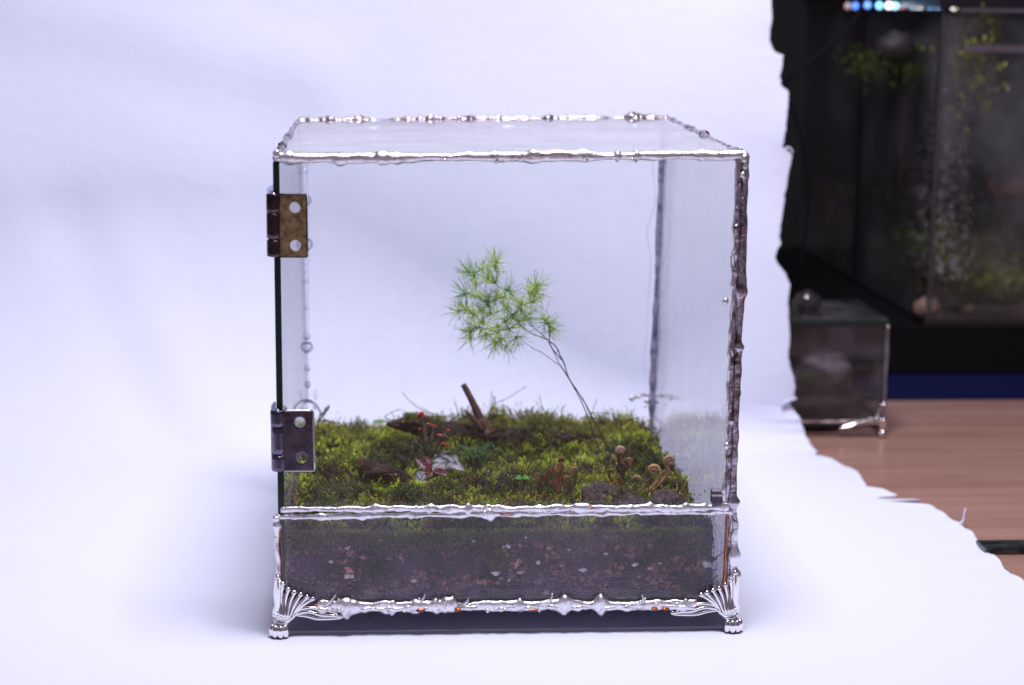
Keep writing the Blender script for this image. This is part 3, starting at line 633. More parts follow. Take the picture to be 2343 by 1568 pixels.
# fringe of moss and dead stems behind the lower pane
n = 7000; fx = rn.uniform(X0, X1, n); fz = 4.55-rn.rand(n)**1.5*1.7; nn = np.array([noise.noise(Vector((a*.5, 3, b*.8))) for a, b in zip(fx, fz)])
k = np.array([sm((z_-3.3+3.0*q)/.7) for z_, q in zip(fz, nn)]); keep = rn.rand(n) < (.15+.85*k); fx, fz, k = fx[keep], fz[keep], k[keep]; n = len(fx)
ct = (np.array((.36,.42,.05))[None]*k[:, None]+np.array((.17,.10,.06))[None]*(1-k[:, None]))*rn.uniform(.5, 1.3, (n, 1))
shoots(mm, np.stack([fx, Y0-.02-.12*rn.rand(n), fz-.1], 1), .2+.15*rn.rand(n), 7, .12, .04, (.2, 1.2), ct, ct*.4, rn.randn(n, 2)*np.array((.8, .1)))
moss = mm.build('moss_carpet', [M_moss], None, False, at=(0, D/2, 4.3)); tag(moss, 'lumpy carpet of green, yellow and brown moss covering the soil inside the glass box', 'moss', kind='stuff')
# long moss strands standing up at the back
for pts in [[(985,948),(960,935),(935,915),(919,896)],[(1040,955),(1010,952),(985,944),(962,930)],[(1118,950),(1130,925),(1160,912),(1205,884)],[(1128,950),(1126,925),(1124,895)],[(1140,955),(1133,925),(1128,905)],[(1350,965),(1355,945),(1366,912)],[(1260,960),(1243,935),(1233,905)],[(1385,970),(1420,962),(1450,972)],[(1330,958),(1360,944),(1400,948)],[(900,962),(880,955),(905,940),(925,938)],[(1050,955),(1044,930),(1040,915)],[(1290,960),(1285,940),(1295,925)],[(1175,955),(1165,935),(1150,925)]]:
    q = curve([P(a, b, 19.5) for a, b in pts], 18); mb = MB(); mb.tube(q, np.linspace(.030, .014, 18), 5, c=(.24,.26,.06))
    for i in range(2, 18, 2):
        mb.tube([q[i], q[i]+np.array([R.uniform(-.15,.15), R.uniform(-.1,.1), R.uniform(0,.15)])], [.015, .004], 4, c=(.27,.28,.07))
    mb.build('moss_strand', M_moss, moss)

# ================================================================== PLANTS, WOOD AND STONES
def spot(px_, py_):                         # where a sight line meets the moss
    z = 4.4
    for _ in range(8): p = PZ(px_, py_, z); z = hz(min(X1, max(X0, p[0])), min(Y1, max(Y0, p[1])))
    return p
# long log at the back
def logmesh(path, rad, seed, amp=.3, seg=44, c=None, sq=(1, .85)):
    mb = MB(); n = len(path)
    def d(p): return amp*(N3((p[0]*.35, p[1]*1.6, p[2]*1.6), 1.6, seed)+.6*N3((p[0]*.7, p[1]*3, p[2]*3), 2, seed+5)+.35*N3(p, 5, seed)-.5*max(0, abs(N3((p[0]*.5, p[1]*5, p[2]*5), 1.3, seed))*-1+.12)*3)
    mb.tube(path, rad, seg, disp=d, sq=sq); return mb
YL = 16.9
lp = curve([P(884,970,YL), P(935,973,YL), P(1000,988,YL), P(1080,998,YL-.2), P(1160,1000,YL-.3), P(1260,1004,YL-.2), P(1340,1010,YL), P(1420,1022,YL)], 260)
lr = np.interp(np.linspace(0, 1, 260), [0,.03,.12,.25,.45,.7,.9,1], [.10,.22,.44,.62,.62,.54,.42,.2])
lg = logmesh(lp, lr, 3, .42); driftwood = lg.build('driftwood_log', M_bark, None, at=P(1100, 1010, YL))
tag(driftwood, 'long dark driftwood log with upright bare stub, lying across the moss at the back', 'driftwood')
def log_moss(path, rad, n, lo, hi, parent, dens=.1):
    idx = rn.randint(int(lo*len(path)), int(hi*len(path)), n); keep = [i for i in idx if noise.noise(Vector((path[i][0]*.9, 4, 2)))+.3*rn.randn() > -dens]
    ang = rn.uniform(.15, 2.6, len(keep)); q = np.array([path[i]+np.array([rn.uniform(-.05,.05), -math.cos(a)*rad[i]*.8, math.sin(a)*rad[i]*.85]) for i, a in zip(keep, ang)]); m_ = len(q)
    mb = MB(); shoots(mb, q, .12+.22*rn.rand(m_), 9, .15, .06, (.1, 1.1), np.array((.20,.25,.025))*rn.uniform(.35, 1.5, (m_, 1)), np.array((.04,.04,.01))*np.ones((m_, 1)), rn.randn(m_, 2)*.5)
    mb.build('moss_patch', M_moss, parent, False)['kind'] = 'stuff'
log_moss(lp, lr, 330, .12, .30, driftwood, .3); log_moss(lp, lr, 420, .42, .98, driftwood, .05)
st = curve([P(1112,990,YL-.3), P(1102,965,YL-.3), P(1088,935,YL-.25), P(1072,902,YL-.2), P(1060,880,YL-.2)], 50)
logmesh(st, np.interp(np.linspace(0, 1, 50), [0,.15,.35,.6,.9,1], [.62,.40,.27,.23,.19,.17]), 8, .16).build('stub', M_stub, driftwood)
logmesh(curve([P(1104,985,YL-.55), P(1090,966,YL-.6), P(1072,948,YL-.6), P(1064,940,YL-.6)], 24), np.interp(np.linspace(0, 1, 24), [0,.5,.85,1], [.35,.28,.16,.05]), 12, .25, sq=(1,.45)).build('bark_chip', M_stub, driftwood)
for k in range(3):
    q = [(960+k*110+R.uniform(-10,10), 985), (1010+k*110, 990+R.uniform(-6,6)), (1070+k*110, 992+R.uniform(-5,10))]
    logmesh(curve([P(a, b+6*k, YL-.62) for a, b in q], 30), np.interp(np.linspace(0, 1, 30), [0,.5,1], [.03,.09,.03]), 20+k, .5).build('bark_strip', M_bark, driftwood)
# short log
YS = 9.5
lp = curve([P(828,1068,YS-.1), P(860,1080,YS), P(900,1090,YS), P(942,1104,YS)], 110)
short = logmesh(lp, np.interp(np.linspace(0, 1, 110), [0,.1,.5,.9,1], [.48,.55,.5,.45,.2]), 31, .34).build('short_log', M_bark, None, at=P(880,1100,YS))
tag(short, 'short dark log stump lying on the moss in front, beside the silver-leaved plant', 'log')
e = np.array(lp[0]); T_ = (lp[1]-lp[0])/np.linalg.norm(lp[1]-lp[0])
MB().ell(e-T_*.02, (.14,.42,.46), 18, 10, disp=lambda v: .3*noise.noise(Vector(v)*2.5)).build('cut_end', M_cut, short)
# stones
def stone(px_, py_, wpx, hpx, label, m, seed, Yo=None, group=None):
    Y = spot(px_, py_+hpx*.35)[1] if Yo is None else Yo; c = P(px_, py_, Y); k = (Y-CAM[1])/F
    o = MB().ell(c, (wpx*k*.5, wpx*k*.42, hpx*k*.5), 40, 26, disp=lambda v: .34*noise.noise(Vector(v)*1.2+Vector((seed,0,0)))+.12*noise.noise(Vector(v)*4+Vector((seed,3,0)))+.03*noise.noise(Vector(v)*11)).build('stone', m, None, at=c)
    tag(o, label, 'stone', group); return o
stone(1372,1136,92,70,'dark lava stone at the foot of the tall feathery plant', M_stone, 1)
stone(1524,1152,88,64,'dark lava stone below the golden coiled fern heads, toward the right pane', M_stone, 4)
stone(1446,1158,66,60,'smaller dark lava stone between two larger ones, under the coiled ferns', M_stone, 9)
stone(1398,1218,70,40,'reddish rough stone pressed against the lower front glass', M_pale, 13, Y0+.38)
# grass tufts
def grass(cx_, cy_, nb, ln, label, seed, spread=1.0):
    b = spot(cx_, cy_); t = empty('grass_tuft', b); tag(t, label, 'grass tuft'); rr_ = random.Random(seed)
    for i in range(nb):
        a = rr_.random()*6.28; l = ln*rr_.uniform(.6, 1.15); s_ = spread*rr_.uniform(.3, 1.0)
        o0 = b+np.array([rr_.uniform(-.3,.3)*spread, rr_.uniform(-.3,.3)*spread, -.15])
        q = curve([o0, o0+np.array([math.cos(a)*s_*l*.25, math.sin(a)*s_*l*.25, l*.55]), o0+np.array([math.cos(a)*s_*l*.75, math.sin(a)*s_*l*.75, l*.8]), o0+np.array([math.cos(a)*s_*l*1.15, math.sin(a)*s_*l*1.15, l*rr_.uniform(.45,.85)])], 9)
        MB().tube(q, [.028,.04,.042,.042,.04,.036,.028,.018,.005], 5, sq=(1,.4)).build('blade', M_blade, t)
    return t
grass(1088,1072,60,1.55,'dark blue-green grassy tuft beside the silver-leaved plant', 3, .95)
grass(1135,1058,30,1.2,'small dark grassy tuft in front of the driftwood log', 4, .9)
grass(1338,1160,30,1.2,'narrow green grass tuft at the front glass beside the lava stone', 5, .55)
grass(1368,1162,10,.7,'few arching green blades right in front of the lava stone', 6, .8)
# silver-leaved plant
pl = spot(990, 1098); plant = empty('silver_leaf_plant', pl); tag(plant, 'small rosette plant with silver veined leaves and crimson centre', 'plant')
def leaf(path, wid, name, colf, parent=plant, nrm=(0, -.8, .55), fold=.25, m=M_leafv, nu=15, nv=22):
    q = curve(path, nv); T = np.gradient(q, axis=0); nr = np.array(nrm, float); V = []; Cc = []
    for j in range(nv):
        t = j/(nv-1); tt = T[j]/np.linalg.norm(T[j]); s_ = np.cross(tt, nr); s_ /= np.linalg.norm(s_); n_ = np.cross(s_, tt)
        wj = wid*math.sin(math.pi*min(1, t*.97+.03))**.75*(1-.35*t)
        for i in range(nu):
            u = i/(nu-1)*2-1; V.append(q[j]+s_*u*wj+n_*(fold*wj*(abs(u)**1.3)+.03*math.sin(t*26+abs(u)*5)*abs(u))); Cc.append(colf(u, t))
    mb = MB(); mb.add(V, [(j*nu+i, j*nu+i+1, (j+1)*nu+i+1, (j+1)*nu+i) for j in range(nv-1) for i in range(nu-1)], 0, np.array(Cc))
    o = mb.build(name, m, parent); return o
def silver(u, t):
    v = abs(math.sin(t*16+abs(u)*5)); e = abs(u)
    c = np.array((.40,.40,.46))*(1-sm((e-.55)/.3))+np.array((.05,.055,.045))*sm((e-.55)/.3)
    if v < .45 or e < .10: c = c*.22
    return c*(1+.35*noise.noise(Vector((u*6, t*14, 0))))
def crimson(u, t):
    v = abs(math.sin(t*18+abs(u)*4)); c = np.array((.15,.010,.018))*(1-t*.7)+np.array((.12,.09,.11))*t*.7
    return c*(.4 if v < .3 else 1)
c0 = P(992,1078,pl[1]-.3)
leaf([c0, P(1010,1062,pl[1]+.3), P(1035,1058,pl[1]+.1), P(1064,1079,pl[1]-.3)], .62, 'leaf', silver, fold=.1)
leaf([c0, P(1005,1058,pl[1]+.7), P(1020,1044,pl[1]+.9), P(1048,1052,pl[1]+.9)], .46, 'leaf', silver, fold=.1)
leaf([P(972,1082,pl[1]-.2), P(966,1090,pl[1]-.5), P(962,1105,pl[1]-.7), P(959,1122,pl[1]-.8)], .52, 'leaf', silver, nrm=(.1,-.95,.3), fold=.12)
leaf([c0, P(975,1070,pl[1]+.2), P(962,1058,pl[1]+.4), P(950,1048,pl[1]+.6)], .28, 'leaf', crimson)
leaf([c0, P(985,1062,pl[1]+.3), P(978,1050,pl[1]+.6), P(966,1044,pl[1]+.9)], .20, 'leaf', crimson)
leaf([c0, P(1004,1079,pl[1]-.4), P(1016,1083,pl[1]-.6), P(1024,1092,pl[1]-.8)], .22, 'leaf', crimson)
leaf([c0, P(985,1085,pl[1]-.4), P(978,1088,pl[1]-.6), P(970,1084,pl[1]-.6)], .18, 'leaf', crimson)
MB().tube(curve([pl-np.array([0,0,.3]), c0], 6), .07, 8, c=(.25,.02,.03)).build('stem', M_leafv, plant)
# red-capped lichens
lb = spot(985, 1052); lich = empty('lichen_clump', lb); tag(lich, 'grey-green lichen stalks with red caps standing in front of the long log', 'lichen')
def zc(x, y): return ((950+x/2.34)/1.6526, (1400+y/2.34)/1.6526)
for pts, r, caps in [([(1545,720),(1540,600),(1520,500),(1510,415)], .17, ((1485,395,.11),(1510,383,.12),(1540,410,.12),(1470,410,.08),(1500,405,.09))),
                     ([(1600,745),(1592,640),(1605,560),(1612,505)], .10, ((1600,490,.08),(1630,497,.08))),
                     ([(1545,600),(1560,540),(1566,490)], .07, ((1565,478,.09),)),
                     ([(1610,745),(1640,670),(1665,600)], .10, ((1672,582,.13),(1648,572,.08))),
                     ([(1640,670),(1690,600),(1735,545)], .08, ((1745,537,.11),)),
                     ([(1665,740),(1680,690),(1700,662)], .08, ((1697,652,.10),(1730,660,.10),(1715,668,.07))),
                     ([(1530,690),(1500,600),(1488,530)], .06, ((1490,522,.07),)), ([(1530,700),(1460,640),(1440,605)], .05, ((1482,602,.05),)), ([(1430,720),(1425,670),(1440,625)], .06, ())]:
    q = curve([P(*zc(*p), lb[1]) for p in pts], 24); mb = MB(); mb.tube(q, np.linspace(r*.8, r*1.05, 24), 9, disp=lumpy(int(pts[0][0]+pts[1][1]), .55, 4)); s_ = mb.build('stalk', M_lichen, lich)
    for cx_, cy_, cr_ in caps: MB().ell(P(*zc(cx_, cy_), lb[1]-.08), (cr_, cr_, cr_*.8), 10, 8, disp=lambda v: .25*noise.noise(Vector(v)*2.5)).build('red_cap', M_red, s_)
# coiled fern croziers
def ze(x, y): return ((1900+x/2.34)/1.6526, (1400+y/2.34)/1.6526)
def crozier(parent, pts, Y, r, hr, cols, dirn=1, seed=0):
    """a hairy stalk (zoomed pixels) ending in a coil of radius hr cm"""
    q = [P(*ze(*p), Y) for p in pts]; q = list(curve(q, 26)); e = np.array(q[-1]); T0 = q[-1]-q[-2]; a0 = math.atan2(T0[2], T0[0])
    hr = hr*1.2; cen = e+hr*np.array([math.cos(a0-dirn*math.pi/2), 0, math.sin(a0-dirn*math.pi/2)]); st_ = math.atan2(e[2]-cen[2], e[0]-cen[0]); n = 34; coil = []
    for i in range(1, n):
        t = i/(n-1); rr_ = hr*(1-.80*t); a = st_-dirn*t*2*math.pi*1.35; coil.append(cen+np.array([rr_*math.cos(a), -.35*hr*t, rr_*math.sin(a)]))
    path = np.array(q+coil); m_ = len(path); rad = np.concatenate([np.linspace(r, r*.95, 26), np.linspace(r*.95, r*.5, n-1)])
    t = np.linspace(0, 1, m_)[:, None]; cc = np.array(cols[0])*(1-t)+np.array(cols[1])*t
    rad = rad*.82; mb = MB(); mb.tube(path, rad, 8, c=cc, disp=lambda p: .12*math.sin(p[0]*60+p[2]*50)); o = mb.build('crozier', M_hair, parent)
    rr = random.Random(seed); hb = MB()
    for k in range(150):
        i = rr.randrange(1, m_-1); d = Vector((rr.gauss(0, 1), rr.gauss(0, 1)-.4, rr.gauss(0, 1))).normalized(); tt = Vector(path[i]-path[i-1]).normalized(); d = (d-tt*d.dot(tt)).normalized()*.6+tt*.8
        p0_ = path[i]+np.array(d)*rad[i]*.5; ll = rr.uniform(.06, .16); hb.tube([p0_, p0_+np.array(d)*ll], [.012, .003], 3, c=cc[i]*rr.uniform(.8, 1.8), cap=False)
    hb.build('hairs', M_hair, o)['kind'] = 'stuff'
    return o
gold, oliv, dk = (.42,.26,.12), (.11,.12,.045), (.06,.035,.022); rust = (.30,.10,.04)
b = spot(*ze(520, 1085)); f1 = empty('coiled_fern', b); tag(f1, 'small rusty coiled fern croziers left of the lava stones', 'fern')
for i, (pts, r, hr, cols, dr) in enumerate([([(485,1090),(480,1000),(500,900),(490,850)], .11, .11, (rust,gold), 1), ([(500,1080),(515,980),(530,905),(520,870)], .11, .12, (rust,gold), -1), ([(570,1090),(600,1020),(590,960)], .10, .11, (dk,gold), -1), ([(610,1080),(640,960),(655,890)], .10, .12, (oliv,gold), -1), ([(470,1040),(440,950),(430,880)], .06, .05, (rust,rust), 1), ([(450,1030),(400,975),(380,930)], .05, .04, (rust,rust), 1), ([(350,1010),(330,960),(310,940)], .05, .04, (rust,gold), 1), ([(520,880),(515,840),(505,800)], .09, .08, (rust,dk), 1)]): crozier(f1, pts, b[1], r, hr, cols, dr, i)
b = spot(*ze(1070, 1130)); f2 = empty('coiled_fern', b); tag(f2, 'tall dark coiled fern crozier with rusty hairs rising between the lava stones', 'fern')
for i, (pts, r, hr, cols, dr) in enumerate([([(1060,1100),(1050,950),(1045,800),(1065,715)], .14, .13, (rust,(.5,.42,.33)), -1), ([(1060,960),(1050,880),(1040,810),(1030,760)], .15, .10, (dk,dk), 1), ([(1040,900),(1020,860),(1035,835)], .11, .12, (dk,oliv), 1), ([(1075,900),(1110,850),(1100,810)], .10, .11, (dk,gold), 1), ([(1040,1110),(1010,1010),(960,960),(935,900)], .10, .07, (rust,oliv), 1), ([(1140,1130),(1100,1080),(1070,1040)], .08, .06, (rust,rust), 1), ([(1030,1120),(1030,1090),(1060,1110)], .07, .05, (rust,gold), 1), ([(1165,1150),(1160,1100),(1150,1060)], .06, .05, (rust,rust), 1)]): crozier(f2, pts, b[1], r, hr, cols, dr, 20+i)
b = spot(*ze(1265, 1150)); f3 = empty('coiled_fern', b); tag(f3, 'golden coiled fern with four fat curled heads, nearest the right pane', 'fern')
for i, (pts, r, hr, cols, dr) in enumerate([([(1265,1150),(1300,1060),(1370,980),(1390,920),(1375,870)], .15, .20, (gold,gold), -1), ([(1290,1090),(1390,1000),(1450,930),(1462,870),(1440,820)], .15, .20, (gold,(.36,.27,.16)), 1), ([(1300,1080),(1370,1010),(1440,960),(1430,920)], .12, .15, (oliv,gold), 1), ([(1255,1150),(1215,1080),(1205,1020),(1215,985)], .16, .17, (gold,oliv), -1), ([(1270,1160),(1290,1100),(1300,1040),(1320,985)], .09, .08, (rust,oliv), -1), ([(1300,1170),(1310,1130),(1285,1110)], .08, .07, (rust,rust), 1)]): crozier(f3, pts, b[1], r, hr, cols, dr, 40+i)
# two-leaved seedlings
def seedling(px_, py_, s_, label, Y=None):
    b = spot(px_, py_+18) if Y is None else P(px_, py_+18, Y); t = empty('seedling', b); tag(t, label, 'seedling'); top = P(px_, py_, b[1])
    MB().tube(curve([b-np.array([0,0,.1]), top], 6), .022, 5, c=(.14,.30,.06)).build('stem', M_leafv, t)
    for q in (-1, 1): leaf([top, top+np.array([q*.12*s_, -.03, .05]), top+np.array([q*.28*s_, -.05, .02*q])], .10*s_, 'leaf', lambda u, t_: (.10,.32,.04), t, fold=.05, nu=5, nv=7)
seedling(1195,1094,1.3,'bright green two-leaved seedling on the moss left of the rusty fern')
seedling(868,966,1.4,'green two-leaved seedling left of the driftwood tip')
seedling(914,1064,.9,'tiny green seedling on the moss behind the short log')
seedling(1032,1222,1.0,'pale green seedling seen through the lower front glass', Y0-.02)
# brown feathery sprig at the back left
b = spot(728, 1000); sp = empty('moss_sprig', b); tag(sp, 'brown-green branching sprig in the back left corner under the clear beads', 'sprig')
for pts in [[(728,1000),(728,965),(733,945),(722,925),(705,915),(690,917)],[(729,965),(742,948),(745,935)],[(733,950),(748,938),(752,930)],[(728,985),(740,975),(752,978),(765,985)],[(729,975),(742,962),(755,965),(775,968)],[(727,992),(735,985),(745,990)],[(765,985),(775,978),(782,990)]]:
    q = curve([P(a, c_, b[1]) for a, c_ in pts], 20); mb = MB(); mb.tube(q, np.linspace(.05, .02, 20), 5, c=(.09,.06,.025))
    for i in range(1, 20):
        for _ in range(5): d = np.array([R.gauss(0,1), R.gauss(0,1), R.gauss(0,1)]); d /= np.linalg.norm(d); mb.tube([q[i], q[i]+d*R.uniform(.06,.16)], [.022, .004], 3, c=R.choice([(.10,.10,.02),(.13,.08,.03),(.16,.17,.03)]), cap=False)
    mb.build('branch', M_moss, sp)
# tall feathery plant
def zf(x, y): return ((1550+x/2.614)/1.6526, (880+y/2.614)/1.6526)
bA = spot(1383, 1066); YP = bA[1]; fern = empty('feathery_plant', bA); tag(fern, 'tall thin feathery plant with leaning stems and tufts of fine green needles', 'plant')
c_st = (.085,.05,.025); c_gr = (.10,.16,.05)
stems = [([(1375,1068),(1372,1040),(1363,1008),(1349,968),(1333,925),(1312,885),(1290,848),(1281,836)], (.13,.075,.03), (.06,.035,.02), .030), ([(1391,1072),(1390,1035),(1380,1002),(1362,968),(1340,925),(1320,893),(1300,862),(1290,830),(1281,812),(1270,790),(1256,780)], (.12,.065,.03), (.05,.025,.02), .036),
         ([(1318,892),(1296,858),(1281,836),(1268,828),(1240,808),(1220,799),(1183,771)], (.06,.08,.03), (.12,.15,.07), .020), ([(1281,836),(1270,812),(1262,795),(1256,780)], (.08,.08,.03), (.08,.10,.04), .018), ([(1290,830),(1275,812),(1262,795),(1254,778)], (.07,.035,.02), (.06,.03,.02), .028),
         ([(1254,778),(1238,770),(1216,762),(1198,750),(1186,742)], (.07,.05,.02), (.09,.12,.03), .024), ([(1254,778),(1235,760),(1218,745),(1208,730)], (.07,.06,.02), (.09,.14,.03), .02), ([(1256,780),(1258,765),(1256,750),(1252,738)], (.07,.10,.03), (.1,.16,.03), .02)]
for pts, ca_, cb_, r in stems:
    q = curve([P(a, c_, YP+(bA[1]-bA[1])) for a, c_ in pts], 40); t = np.linspace(0, 1, 40)[:, None]
    q[:, 1] += .25*np.sin(np.linspace(0, 3, 40)+pts[0][0])
    mb = MB(); mb.tube(q, np.linspace(r, r*.8, 40), 6, c=np.array(ca_)*(1-t)+np.array(cb_)*t)
    for i in (8, 17, 27, 33): mb.ell(q[i], (r*1.5, r*1.5, r*1.7), 6, 4, c=(.16,.08,.04))
    mb.build('stem', M_needle, fern)
cz = [(850,290),(855,380),(715,370),(585,395),(770,465),(655,520),(640,440),(765,680),(965,570),(850,660),(930,640),(1240,530),(1250,590),(1180,610),(1100,700),(1100,770),(1200,690),(1355,890),(1375,980),(1330,860),(710,770),(560,760),(485,780),(640,800),(800,800),(790,730),(940,870),(1070,880),(960,740),(1010,820),(605,980),(860,985),(1050,1030),(690,940),(950,1120),(840,1080),(600,1035),(760,1000),(900,1050),(980,950),(1130,850),(690,640),(560,600),(850,500),(720,880),(880,920)]
pos = [P(*zf(x, y), YP+R.uniform(-1.3, 1.3)) for x, y in cz]
root = [P(1186,742,YP), P(1254,778,YP), P(1183,771,YP), P(1208,730,YP), P(1252,738,YP)]
conn = list(root); todo = list(range(len(pos))); edges = []
while todo:
    i, j = min(((i, j) for i in todo for j in range(len(conn))), key=lambda e: np.linalg.norm((pos[e[0]]-conn[e[1]])*np.array([1,.5,1])))
    edges.append((conn[j], pos[i])); conn.append(pos[i]); todo.remove(i)
mb = MB()
for a, c_ in edges:
    m_ = (a+c_)/2+np.array([R.uniform(-.08,.08), 0, R.uniform(-.1,.02)]); mb.tube(curve([a, m_, c_], 8), .015, 5, c=(.075,.10,.03))
mb.build('branchlets', M_needle, fern)
cen = np.mean(pos, axis=0)
for p in pos:
    mb = MB(); out = np.array(p)-cen; out = out/(np.linalg.norm(out)+.01); out = out*.75+np.array([-.1, 0, .45]); nn_ = R.randint(25, 34)
    yel_ = R.random()
    for k in range(nn_):
        d = np.array([R.gauss(0,1), R.gauss(0,1), R.gauss(0,1)]); d /= np.linalg.norm(d); d = d*.95+out*.5; d /= np.linalg.norm(d)
        l = R.uniform(.55, 1.1)*(1.35 if p[0] < P(1040,740,YP)[0] else 1); bend = np.array([R.gauss(0,1), R.gauss(0,1), R.gauss(0,1)-.5])*.08
        q = curve([p+out*R.uniform(-.06,.06), p+d*l*.5+bend*.4, p+d*l+bend*-.3], 6)
        base = np.array((.56,.74,.07) if yel_ > .45 else (.32,.58,.10)); base = base*R.uniform(.75, 1.25)
        tip = np.array((.12,.05,.04)) if R.random() < .3 else base*1.15
        cc = [base, base, base*1.1, base*1.1, base*.6+tip*.4, tip]
        mb.tube(q, [.0120,.0130,.0130,.012,.010,.005], 4, c=np.array(cc), cap=False)
    mb.build('needle_tuft', M_needle, fern)

# ================================================================== BEHIND, AT THE RIGHT
# small cube terrarium with a glass ball knob
Yt = 37.2; sB = P(2028,985,Yt); k = (Yt-CAM[1])/F
xR = P(2032,745,Yt)[0]; xLs = xR-9.; zT = P(2000,745,Yt)[2]; zB = P(2000,965,Yt)[2]; dS = 8.
small = empty('small_terrarium', ((xR+xLs)/2, Yt+dS/2, 0)); tag(small, 'small glass cube terrarium with a round glass knob, half hidden behind the torn sheet', 'terrarium')
M_fog = glass('fogged_glass', tint=(.9,.9,.92), dirt=.022, dirt_scale=.4, dirt_col=(.5,.48,.52), lo=.4)
pane('front_pane', (xLs,Yt,zB), (xR,Yt,zB), (xR,Yt,zT), (xLs,Yt,zT), -.25, M_fog, parent=small)
pane('side_pane', (xR,Yt+.3,zB), (xR,Yt+dS,zB), (xR,Yt+dS,zT), (xR,Yt+.3,zT), -.25, M_fog, parent=small)
pane('side_pane', (xLs,Yt+.3,zB), (xLs,Yt+dS,zB), (xLs,Yt+dS,zT), (xLs,Yt+.3,zT), .25, M_fog, parent=small)
pane('back_pane', (xLs,Yt+dS,zB), (xR,Yt+dS,zB), (xR,Yt+dS,zT), (xLs,Yt+dS,zT), .25, M_fog, parent=small)
pane('lid', (xLs-.1,Yt-.1,zT+.05), (xR+.1,Yt-.1,zT+.05), (xR+.1,Yt+dS+.1,zT+.05), (xLs-.1,Yt+dS+.1,zT+.05), .3, glass('grey_lid', tint=(.4,.4,.43), dirt=.07, dirt_scale=.4, dirt_col=(.4,.38,.42), lo=.4), parent=small)
pane('floor_pane', (xLs,Yt,zB-.3), (xR,Yt,zB-.3), (xR,Yt+dS,zB-.3), (xLs,Yt+dS,zB-.3), .25, M_fog, parent=small)
M_dim = mat('dull_metal', (.42,.36,.38), .35, 1)
for a, b in (((xR,Yt,zB),(xR,Yt,zT)), ((xLs,Yt,zB),(xR,Yt,zB)), ((xR,Yt,zB),(xR,Yt+dS,zB)), ((xLs,Yt,zB),(xLs,Yt+dS,zB)), ((xLs,Yt+dS,zB),(xR,Yt+dS,zB))):
    seam('solder_seam', a, b, .11, int(a[0]*3+b[2]), m=M_dim, parent=small, step=.2)
kb = P(1847,695,Yt+2.5); kr = 33*(Yt+2.5-CAM[1])/F
def solidglass():
    m = bpy.data.materials.new('ball_glass'); m.use_nodes = True; b = m.node_tree.nodes['Principled BSDF']; b.inputs['Transmission Weight'].default_value = 1; b.inputs['Roughness'].default_value = .01; b.inputs['IOR'].default_value = 1.5; return m
M_ball = solidglass()
kn = MB().ell(kb, (kr,)*3, 36, 24).build('knob', M_ball, small); MB().tube(curve([(kb[0],kb[1],zT+.36), (kb[0],kb[1],kb[2]-kr*.85)], 6), [kr*.85,kr*.75,kr*.45,kr*.4,kr*.4,kr*.5], 24).build('knob_base', M_ball, kn)
def smallfoot(cx, cy, sx, sy):
    mb = MB(); mb.tube(curve([(cx,cy,1.2),(cx+sx*.05,cy,.7),(cx,cy,.35)], 10), np.linspace(.28,.16,10), 12)
    for u, z in ((.4,1.45),(.8,1.25),(1.2,1.15),(1.7,1.1),(2.2,.8),(2.7,.75)):
        mb.ell((cx-sx*u, cy-sy*.15, z-.15), (.16,.12,.15), 10, 8); mb.ell((cx+sx*.08, cy+sy*u, z-.15), (.12,.16,.15), 8, 6)
    mb.tube(curve([(cx,cy-sy*.12,1.0),(cx-sx*1.2,cy-sy*.12,.95),(cx-sx*2.8,cy-sy*.12,.6)], 12), np.linspace(.15,.08,12), 8); mb.tube(curve([(cx,cy-sy*.12,1.0),(cx-sx*.4,cy-sy*.12,1.3),(cx+sx*.02,cy-sy*.12,2.3)], 12), np.linspace(.12,.10,12), 8)
    o = mb.build('foot', M_chrome, small); MB().ell((cx,cy-.1,.24), (.26,.26,.24), 14, 10).build('paw', M_chrome, o)
smallfoot(xR-.1, Yt, 1, 1); smallfoot(xR-.1, Yt+dS, 1, -1); smallfoot(xLs+.1, Yt, -1, 1); smallfoot(xLs+.1, Yt+dS, -1, -1)
c = np.array([(xR+xLs)/2, Yt+dS/2, zB+.5])
ss = MB().ell((c[0],c[1],zB+.9), (4.1,3.5,.95), 30, 12, disp=lambda v: .1*noise.noise(Vector(v)*3)).build('soil_mound', M_soil, None, at=c); tag(ss, 'dark soil mound inside the small glass cube', 'soil')
ws = P(1895,835,Yt+1.6); w_ = MB().ell(ws, (1.8,1.0,1.05), 40, 24, disp=lambda v: .3*noise.noise(Vector(v)*1.5)+.12*noise.noise(Vector(v)*5)).build('pale_stone', mat('pale_stone', (.2,.17,.19), .8, noise_amt=(2,(.12,.10,.12),.45,.65), bump=(3,1,.2)), None, at=ws); tag(w_, 'pale grey rough stone inside the small glass cube', 'stone')
mb = MB(); q = [P(R.uniform(1825,1900), R.gauss(872,5), Yt+1.0) for _ in range(120)]
shoots(mb, np.array(q), np.full(120, .3), 8, .25, .12, (.1, 1), np.tile((.12,.19,.02), (120, 1)), np.tile((.03,.05,.01), (120, 1)), rn.randn(120, 2)*.5)
tag(mb.build('small_moss', M_moss, None, False, at=P(1860,850,Yt+1)), 'green moss tufts on the pale stone in the small glass cube', 'moss', kind='stuff')
